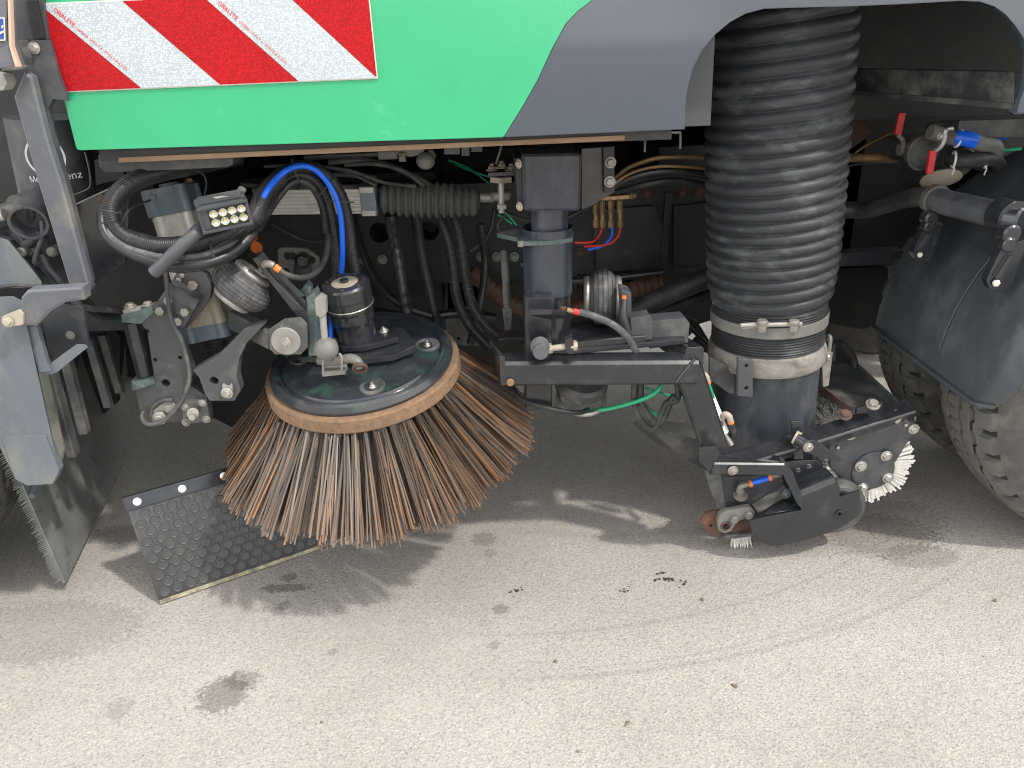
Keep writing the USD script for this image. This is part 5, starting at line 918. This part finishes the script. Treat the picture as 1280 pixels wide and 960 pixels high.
for i, (x, y, Y) in enumerate(((424, 252, 1.735), (368, 214, 1.68), (405, 232, 1.73))): single('cable_tie', ['black cable tie on the right side of the blue arch', 'black cable tie at the top of the blue arch', 'black cable tie high on the right of the blue arch'][i], 'cable tie', torus(at(x + 2, y, Y + .01), unit(V(.1, .2, 1) if i == 0 else V(1, .2, .2 if i == 1 else -1)), .027, .0018, 24, 6), M['rubber'])
# linear actuator
QY = 1.93
act = thing('swing_actuator', 'silver finned linear actuator with grey rubber bellows lying across under the panel', 'actuator', at(460, 250, QY))
e0, e1 = at(318, 250, QY), at(602, 247, QY); ed = unit(e1 - e0); ke = mpp(at(460, 250, QY)); pt = lambda x: e0 + ed * ((x - 318) / (602 - 318)) * np.linalg.norm(e1 - e0)
part(act, 'finned_body', obox((pt(336) + pt(452)) / 2, (pt(452) - pt(336)) / 2, V(0, .03, 0), V(0, 0, 15 * ke)), M['silver'])
for i in range(7): part(act, 'fin', obox((pt(337) + pt(452)) / 2 + V(0, -.031, (-13.5 + i * 4.5) * ke), (pt(452) - pt(337)) / 2, V(0, .003, 0), V(0, 0, 1.3 * ke)), M['silver'])
part(act, 'end_block', obox((pt(452) + pt(471)) / 2, (pt(471) - pt(452)) / 2, V(0, .034, 0), V(0, 0, 18 * ke)), M['bluegrey']); part(act, 'end_plate', [obox((pt(452) + pt(470)) / 2 + V(0, -.03, s * 14 * ke), (pt(470) - pt(453)) / 2, V(0, .008, 0), V(0, 0, 3.5 * ke)) for s in (-1, 1)], M['alu'])
part(act, 'rear_cap', obox((pt(322) + pt(337)) / 2, (pt(337) - pt(322)) / 2, V(0, .032, 0), V(0, 0, 17 * ke)), M['gun'])
pr = [(10 * ke, 0)]; n = 12; Lb = np.linalg.norm(pt(600) - pt(476)); 
for i in range(n):
    b = 18.5 + 4.5 * math.sin(i / (n - 1) * math.pi) ** .7
    for a, rr in ((0, .80), (.25, .97), (.42, 1.0), (.58, .97), (.85, .80)): pr.append((b * rr * ke, (i + a) / (n + 1.2) * Lb))
pr += [(19 * ke, Lb * .92), (17 * ke, Lb * .96), (9 * ke, Lb), (0, Lb)]
part(act, 'bellows', lathe(pr, pt(476), ed + V(0, 0, -.04), 40), mat('bellows_rubber', (.06, .06, .057), .65, var=.15, dirt=(.11, .108, .10), dirt_amt=.35), 'grey rubber bellows')
part(act, 'rod_end', [cyl(pt(600), pt(618), 6 * ke, 18), torus(at(626, 244, QY - .01), V(0, 0, 1), 9 * ke, 4.5 * ke, 28, 10, 1.3)], M['dullsteel'])
yk = thing('actuator_yoke', 'steel pin and bracket joining the actuator rod to the square box head', 'bracket', at(626, 250, QY) * V(1, 1, 1))
part(yk, 'top_plate', hull(P3([(610, 216), (652, 214), (652, 219), (610, 221)], 1.86) + P3([(612, 214), (652, 212)], 1.97)), M['gun']); part(yk, 'pin', cyl(at(626, 222, 1.90), at(627, 266, 1.90), 4.2 * ke, 14), M['alu']); part(yk, 'pin_collar', [cyl(at(626, 220, 1.90), at(626, 227, 1.90), 15 * ke, 6)], M['beige'])
part(yk, 'pin_nut', cyl(at(627, 255, 1.895), at(627, 261, 1.895), 6.5 * ke, 6), M['steel'])
for x, y in ((615, 210), (627, 207), (639, 210)): part(yk, 'bolt', bolt_mesh(at(x, y + 3, 1.90), (0, 0, 1), .010, stud=.006), M['beige'])
# hoses in the dark behind
for L, w, rb, lab in (([(488, 268, 2.0), (495, 310, 2.02), (503, 360, 2.0), (510, 398, 1.96)], 17, .03, 'black jointed hose hanging behind the bellows'), ([(520, 268, 2.12), (527, 320, 2.12), (540, 380, 2.1), (548, 415, 2.06)], 14, None, 'smooth dark hose hanging behind the bellows'), ([(546, 262, 2.02), (560, 300, 2.0), (567, 340, 1.98), (572, 375, 1.95), (588, 408, 1.92), (614, 436, 1.88)], 14, .0055, 'left ribbed black hose hanging under the bellows'), ([(566, 262, 2.02), (576, 300, 2.0), (582, 345, 1.98), (590, 380, 1.95), (606, 405, 1.92), (626, 422, 1.88)], 14, .0055, 'right ribbed black hose hanging under the bellows')):
    single('hanging_hose', lab, 'hose', conduit(L, w, rb, .13) if rb else tube(L, w), M['blackhose'])
strand('brown_hose', 'brown ribbed hose passing low behind the post', [(588, 340, 2.2), (610, 358, 2.2), (640, 380, 2.2), (680, 390, 2.2), (720, 386, 2.2), (760, 370, 2.2), (800, 360, 2.2), (828, 355, 2.2)], 22, 'brownhose', .02)
for L, w, lab in (([(776, 400, 1.98), (800, 385, 2.0), (840, 366, 2.02), (890, 346, 2.02), (920, 338, 2.02)], 26, 'thick black wrapped hose running behind the suction hose'), ([(790, 412, 2.0), (820, 394, 2.02), (860, 378, 2.05), (920, 356, 2.08)], 15, 'black hose below the wrapped hose')):
    single('wrapped_hose', lab, 'hose', tube(L, w, 14), M['rubber'])
for i, (L, w, m, lab) in enumerate((([(770, 222, 2.0), (785, 210, 2.0), (815, 199, 2.0), (845, 196, 2.0), (900, 197, 2.0)], 6, 'goldpipe', 'upper bronze pipe behind the grab loop'), ([(765, 232, 1.98), (785, 218, 1.98), (815, 209, 1.98), (850, 208, 1.98), (900, 212, 1.98)], 4.5, 'goldpipe', 'lower bronze pipe behind the grab loop'), ([(730, 262, 2.0), (750, 245, 2.0), (790, 222, 1.99), (840, 214, 1.99), (900, 222, 1.99)], 9, 'blackhose', 'black hose under the bronze pipes'), ([(770, 240, 2.02), (810, 230, 2.0), (850, 226, 2.0), (900, 236, 2.0)], 8, 'blackhose', 'lower black hose under the bronze pipes'))):
    single('pipe' if m == 'goldpipe' else 'rail_hose', lab, 'pipe' if m == 'goldpipe' else 'hose', tube(L, w), M[m])
# fittings and cables under the tray
fit = thing('pipe_fitting', 'grey cast pipe fitting tucked under the rusty edge board', 'pipe fitting', at(510, 200, 1.85))
part(fit, 'body', [cyl(at(473, 192, 1.85), at(497, 191, 1.85), 7 * ke, 14), plate([(495, 186), (530, 184), (530, 192), (515, 196), (497, 194)], 1.83, .05)], M['castgrey']); part(fit, 'elbow', [ellipsoid(at(532, 201, 1.83), 11 * ke, 11 * ke, 10 * ke), cyl(at(532, 190, 1.85), at(538, 200, 1.85), 9 * ke, 16)], M['castgrey']); part(fit, 'nut', [cyl(at(499, 196, 1.83), at(507, 196, 1.83), 6 * ke, 6)], M['castgrey']); part(fit, 'side_block', [plate(rect(555, 184, 575, 193), 1.83, .04), plate(rect(577, 183, 587, 195), 1.83, .04), plate(rect(589, 182, 603, 190), 1.83, .04)], M['gun'])
strand('corrugated_hose', 'ribbed black hose running along under the rusty edge board', [(380, 196, 1.82), (420, 194, 1.82), (450, 193, 1.82), (472, 192, 1.82)], 9, 'blackhose', .0055)
for i, L in enumerate(([(410, 203, 1.84), (450, 200, 1.86), (490, 208, 1.88), (520, 222, 1.9), (545, 236, 1.93)], [(400, 208, 1.84), (440, 214, 1.86), (480, 228, 1.88), (520, 233, 1.9)], [(430, 206, 1.85), (470, 205, 1.86), (505, 214, 1.88), (530, 232, 1.9)], [(330, 208, 1.86), (380, 206, 1.86), (430, 214, 1.87), (470, 232, 1.88)])): single('tray_cable', ['upper black cable sagging below the edge board', 'lower black cable sagging below the edge board', 'middle black cable sagging below the edge board', 'left black cable sagging below the edge board'][i], 'cable', tube(L, [8, 5, 6, 4][i], 8), M['rubber'])
for i, L in enumerate(([(628, 178, 1.9), (624, 192, 1.9), (620, 205, 1.9)], [(570, 206, 2.1), (590, 214, 2.05), (615, 222, 2.0)], [(560, 200, 2.12), (585, 210, 2.1), (610, 228, 2.05)], [(622, 268, 1.95), (632, 274, 1.95), (640, 280, 1.95)], [(626, 262, 1.95), (636, 270, 1.95), (646, 282, 1.95)])): single('wire', ['pale wire running down beside the yoke bolts', 'upper dark green wire behind the bellows', 'lower dark green wire behind the bellows', 'left green wire under the yoke', 'right green wire under the yoke'][i], 'wire', tube(L, 3.2 if i == 0 else 2.4, 6), M['cement'] if i == 0 else M['greentube'])
strand('rail_hose', 'grey hose curving on the rail left of the post', [(618, 262, 2.2), (614, 285, 2.2), (604, 302, 2.2), (588, 314, 2.2)], 5, 'gun')
for i, (x, y) in enumerate(((313, 297), (320, 310))): single('reflector', ['upper orange reflector half behind the coil', 'lower orange reflector half behind the coil'][i], 'reflector', disc_px(x, y, 2.0, 7.5, .01), M['orange'])
brk = thing('pivot_bracket', 'grey steel plate with slots and a black pivot behind the air hose', 'bracket', at(372, 330, 1.95))
part(brk, 'slotted_plate', plate([(347, 312), (352, 309), (383, 311), (399, 322), (399, 330), (388, 345), (352, 345), (348, 335)], 1.95, .012, holes=[(360, 320, 5), (366, 320, 5), (390, 325, 4.5), (358, 339, 4.5)], rad=2), M['castgrey']); part(brk, 'pivot', [disc_px(377, 327, 1.92, 9.5, .05), plate([(368, 328), (387, 328), (388, 350), (366, 350)], 1.93, .03)], M['black']); part(brk, 'pivot_bolt', bolt_px(378, 327, 1.868, 4.5), M['gun'])
for L, w, m, lab in (([(440, 270, 2.2), (452, 310, 2.15), (470, 350, 2.1), (500, 380, 2.05), (540, 395, 2.05)], 11, 'blackhose', 'black hose dipping behind the brush motor'), ([(600, 280, 2.15), (606, 330, 2.15), (600, 380, 2.1), (588, 430, 2.05)], 10, 'blackhose', 'black hose dropping left of the thin rod'), ([(340, 280, 2.2), (380, 300, 2.2), (410, 300, 2.2), (450, 285, 2.2)], 5, 'rubber', 'slack cable below the silver actuator'), ([(650, 330, 2.2), (700, 350, 2.2), (760, 348, 2.2), (830, 340, 2.2)], 9, 'blackhose', 'black hose running along the foot of the rail'), ([(470, 390, 2.2), (520, 398, 2.15), (570, 392, 2.15), (620, 398, 2.15)], 12, 'blackhose', 'low black hose behind the round brush'), ([(160, 360, 2.0), (185, 372, 1.95), (210, 366, 1.9), (240, 372, 1.95)], 8, 'blackhose', 'black hose behind the bolted bracket plate'), ([(300, 230, 1.9), (330, 232, 1.92), (360, 222, 1.9), (420, 218, 1.9), (470, 222, 1.9)], 6, 'rubber', 'cable lying along the top of the silver actuator'), ([(632, 268, 1.93), (622, 282, 1.93), (630, 292, 1.92), (646, 284, 1.9)], 4, 'rubber', 'tight cable loop under the actuator yoke'), ([(730, 262, 2.1), (700, 275, 2.1), (660, 276, 2.1), (620, 262, 2.1)], 6, 'blackhose', 'black cable behind the neck of the post')):
    single('back_hose', lab, 'hose', tube(L, w), M[m])
# brass manifold
man = thing('grease_manifold', 'brass distributor block with four fittings and coloured tubes on the dark rail', 'manifold', at(765, 250, 2.05))
part(man, 'bar', beam(at(737, 249, 2.05), at(790, 245, 2.05), .02, .012), M['brass']); part(man, 'end_screw', [cyl(at(735, 249, 2.045), at(740, 249, 2.045), .009, 6), cyl(at(786, 245, 2.045), at(795, 244, 2.045), .008, 6)], M['brass'])
for x in (744, 752.5, 763, 774.5):
    part(man, 'fitting', [cyl(at(x, 250, 2.04), at(x + .3, 266, 2.04), .0085, 6), cyl(at(x + .3, 266, 2.04), at(x + .5, 276, 2.04), .0065, 10), cyl(at(x + .5, 275, 2.04), at(x + .6, 284, 2.04), .0085, 6)], M['brass'])
for i, (L, c_) in enumerate((([(752.5, 284, 2.04), (748, 296, 2.03), (738, 303, 2.02), (718, 303, 2.02)], 'red'), ([(776, 283, 2.04), (772, 296, 2.03), (758, 306, 2.02), (730, 308, 2.02)], 'red'), ([(765, 284, 2.035), (764, 296, 2.03), (752, 308, 2.02), (735, 312, 2.02)], 'blue'), ([(745, 284, 2.045), (743, 296, 2.04), (736, 305, 2.03), (722, 306, 2.03)], 'rubber'))): single('grease_tube', ['red tube curving from the brass block, upper one', 'red tube curving from the brass block, rightmost one', 'blue tube curving from the brass block', 'black tube curving from the brass block'][i], 'tube', tube(L, 3.4, 8), M[c_])
# ================================================================== BALL VALVES AT THE RIGHT
VY = 1.95
bv = thing('ball_valve', 'blue tipped ball valve with a red lever hanging down, right of the suction hose', 'valve', at(1175, 185, VY)); kv = mpp(at(1175, 185, VY))
part(bv, 'body', [cyl(at(1162, 165, VY), at(1182, 170, VY), 9 * kv, 20), cyl(at(1180, 170, VY), at(1197, 173, VY - .02), 10 * kv, 8)], M['castgrey']); part(bv, 'clip', torus(at(1198, 173, VY - .02), unit(V(1, -.2, -.2)), 10 * kv, 1.6 * kv, 26, 8), M['white']); part(bv, 'blue_sleeve', tube([(1196, 172, VY - .02), (1206, 173, VY - .03), (1218, 176, VY - .03)], 19, 18), M['blue'], 'bright blue rubber sleeve'); part(bv, 'pipe_end', tube([(1216, 175, VY - .03), (1228, 180, VY - .03), (1242, 182, VY - .02), (1246, 190, VY)], 18, 16), M['castgrey'])
part(bv, 'lever', [sweep(spline(pp([(1190, 161, VY - .05), (1182, 163, VY - .06), (1180, 176, VY - .06), (1175, 184, VY - .06), (1168, 189, VY - .06)]), .005), .0055, 8)], M['alu']); part(bv, 'lever_grip', beam(at(1166, 188, VY - .06), at(1161.5, 217, VY - .06), .016, .010, up=(0, -1, 0)), M['red'], 'red plastic grip'); part(bv, 'lever_nut', bolt_px(1176, 170, VY - .055, 3.2), M['steel'])
lv = thing('ball_valve', 'darker ball valve with a red lever pointing up, next to the suction hose', 'valve', at(1127, 170, 2.05))
part(lv, 'lever_grip', beam(at(1122, 168, 2.02), at(1127, 141, 2.02), .017, .010, up=(0, -1, 0)), M['red']); part(lv, 'lever', sweep(spline(pp([(1122, 168, 2.02), (1128, 175, 2.02), (1130, 184, 2.03)]), .005), .006, 8), M['dullsteel']); part(lv, 'body', [cyl(at(1123, 187, 2.04), at(1134, 186, 2.04), 8 * kv, 8), cyl(at(1134, 187, 2.06), at(1150, 187, 2.06), 12 * kv, 18)], M['dullsteel'])
fl_ = thing('filter_housing', 'dark grey pipe manifold with round ports between the two red levers', 'pipe fitting', at(1175, 205, 2.05))
part(fl_, 'body', [plate([(1134, 178), (1160, 172), (1212, 190), (1212, 216), (1180, 222), (1158, 232), (1152, 208), (1140, 207), (1132, 196)], 2.02, .12, rad=3)], M['gun']); part(fl_, 'port', [lathe([(22 * kv, 0), (23 * kv, .015), (20 * kv, .02), (17 * kv, .012), (0, .012)], at(1150, 190, 2.02), (0.1, -1, 0), 30)], M['dusty']); part(fl_, 'port', [lathe([(18 * kv, 0), (19 * kv, .03), (16 * kv, .035), (0, .03)], at(1192, 200, 2.01), (.1, -1, 0), 30)], M['dusty']); part(fl_, 'broken_rim', lathe([(24 * kv, 0), (25 * kv, .004), (12 * kv, .012), (0, .012)], at(1176, 222, 1.99), unit(V(-.1, -.75, -1)), 26), M['beige'])
bh = thing('bent_hose', 'black bent rubber hose with two white clips below the blue sleeve', 'hose', at(1215, 200, 1.98))
part(bh, 'hose', tube([(1188, 199, 1.98), (1206, 200, 1.93), (1226, 199, 1.93), (1240, 199, 1.95), (1248, 206, 2.0)], 18, 18), M['rubber'])
for x in (1192, 1232): part(bh, 'clip', torus(at(x, 199.5, 1.945 if x < 1200 else 1.94), unit(V(1, -.3, 0)), 9.6 * kv, 1.5 * kv, 26, 8), M['white']); part(bh, 'clip_tail', sweep(spline(pp([(x - 1, 207, 1.92), (x + 1, 211, 1.92), (x - 2, 219, 1.92)]), .004), .0018, 6), M['white'])
for i, (L, w, m, lab) in enumerate((([(1050, 194, 2.3), (1062, 197, 2.2), (1135, 196, 2.15)], 11, 'goldpipe', 'bronze pipe running from the suction hose to the valve'), ([(1052, 210, 2.25), (1080, 204, 2.2), (1138, 202, 2.15)], 3.5, 'gun', 'thin grey pipe below the bronze one'), ([(1060, 198, 2.2), (1085, 180, 2.2), (1110, 168, 2.2), (1122, 165, 2.2)], 3, 'goldpipe', 'thin curved bronze wire rising to the red lever'))): single('pipe', lab, 'pipe', tube(L, w, 10), M[m])
single('green_tube', 'short green tube end pointing right below the blue valve', 'tube', tube([(1246, 189, 1.95), (1262, 187, 1.93), (1277, 186, 1.92)], 4, 8), M['greentube']); single('blue_tube', 'short dark blue tube right of the blue valve', 'tube', tube([(1240, 178, 2.05), (1252, 174, 2.05), (1260, 172, 2.05)], 3.5, 8), M['blue'])
# ================================================================== DIRT ON THE GROUND
def clump(px, py, r, n, label, m='dirtmat', spread=1.0, seed=0):
    rr = random.Random(seed + int(px)); c = az(px, py, 0); k = mpp(c); ms = []
    for i in range(n):
        o = c + V(rr.gauss(0, r * k * spread), rr.gauss(0, r * k * spread * .8), 0); s = rr.uniform(.25, .6) * r * k * (1 if i else 1.4)
        s = max(s, .003); pts = [o + V(rr.uniform(-s, s), rr.uniform(-s, s) * .8, rr.uniform(-.001, s * .35)) for _ in range(9)]; ms.append(hull(pts))
    single('dirt_clump', label, 'dirt', cat(ms), M[m], smooth=False, kind=None)
clump(828, 722, 7, 9, 'largest black dirt clump on the asphalt left of the suction nozzle'); clump(846, 728, 6, 8, 'loose black crumbs just right of the largest dirt clump'); clump(645, 740, 5, 6, 'small black dirt clump in front of the round brush, on the right')
clump(782, 738, 5, 5, 'dark crumbs between the two black dirt clumps', spread=1.3); clump(640, 737, 3, 3, 'tiny crumbs beside the small black clump')
for px, py, r, lab in ((1246, 752, 5, 'brown leaf scrap lying at the far right of the asphalt'), (918, 858, 5, 'reddish brown leaf scrap in the right foreground'), (784, 905, 4.5, 'dark brown leaf scrap in the middle foreground'), (694, 827, 2.5, 'tiny dark scrap in front of the round brush'), (722, 940, 2.5, 'tiny dark scrap near the bottom of the picture'), (878, 750, 3, 'small dark scrap below the black crumbs'), (402, 903, 3, 'small brown scrap in the left foreground')):
    rr = random.Random(int(px)); c = az(px, py, .001); k = mpp(c); single('leaf_scrap', lab, 'leaf', hull([c + V(rr.uniform(-1, 1) * r * k, rr.uniform(-1, 1) * r * k, rr.uniform(0, .003)) for _ in range(9)]), M['leaf'], smooth=False)
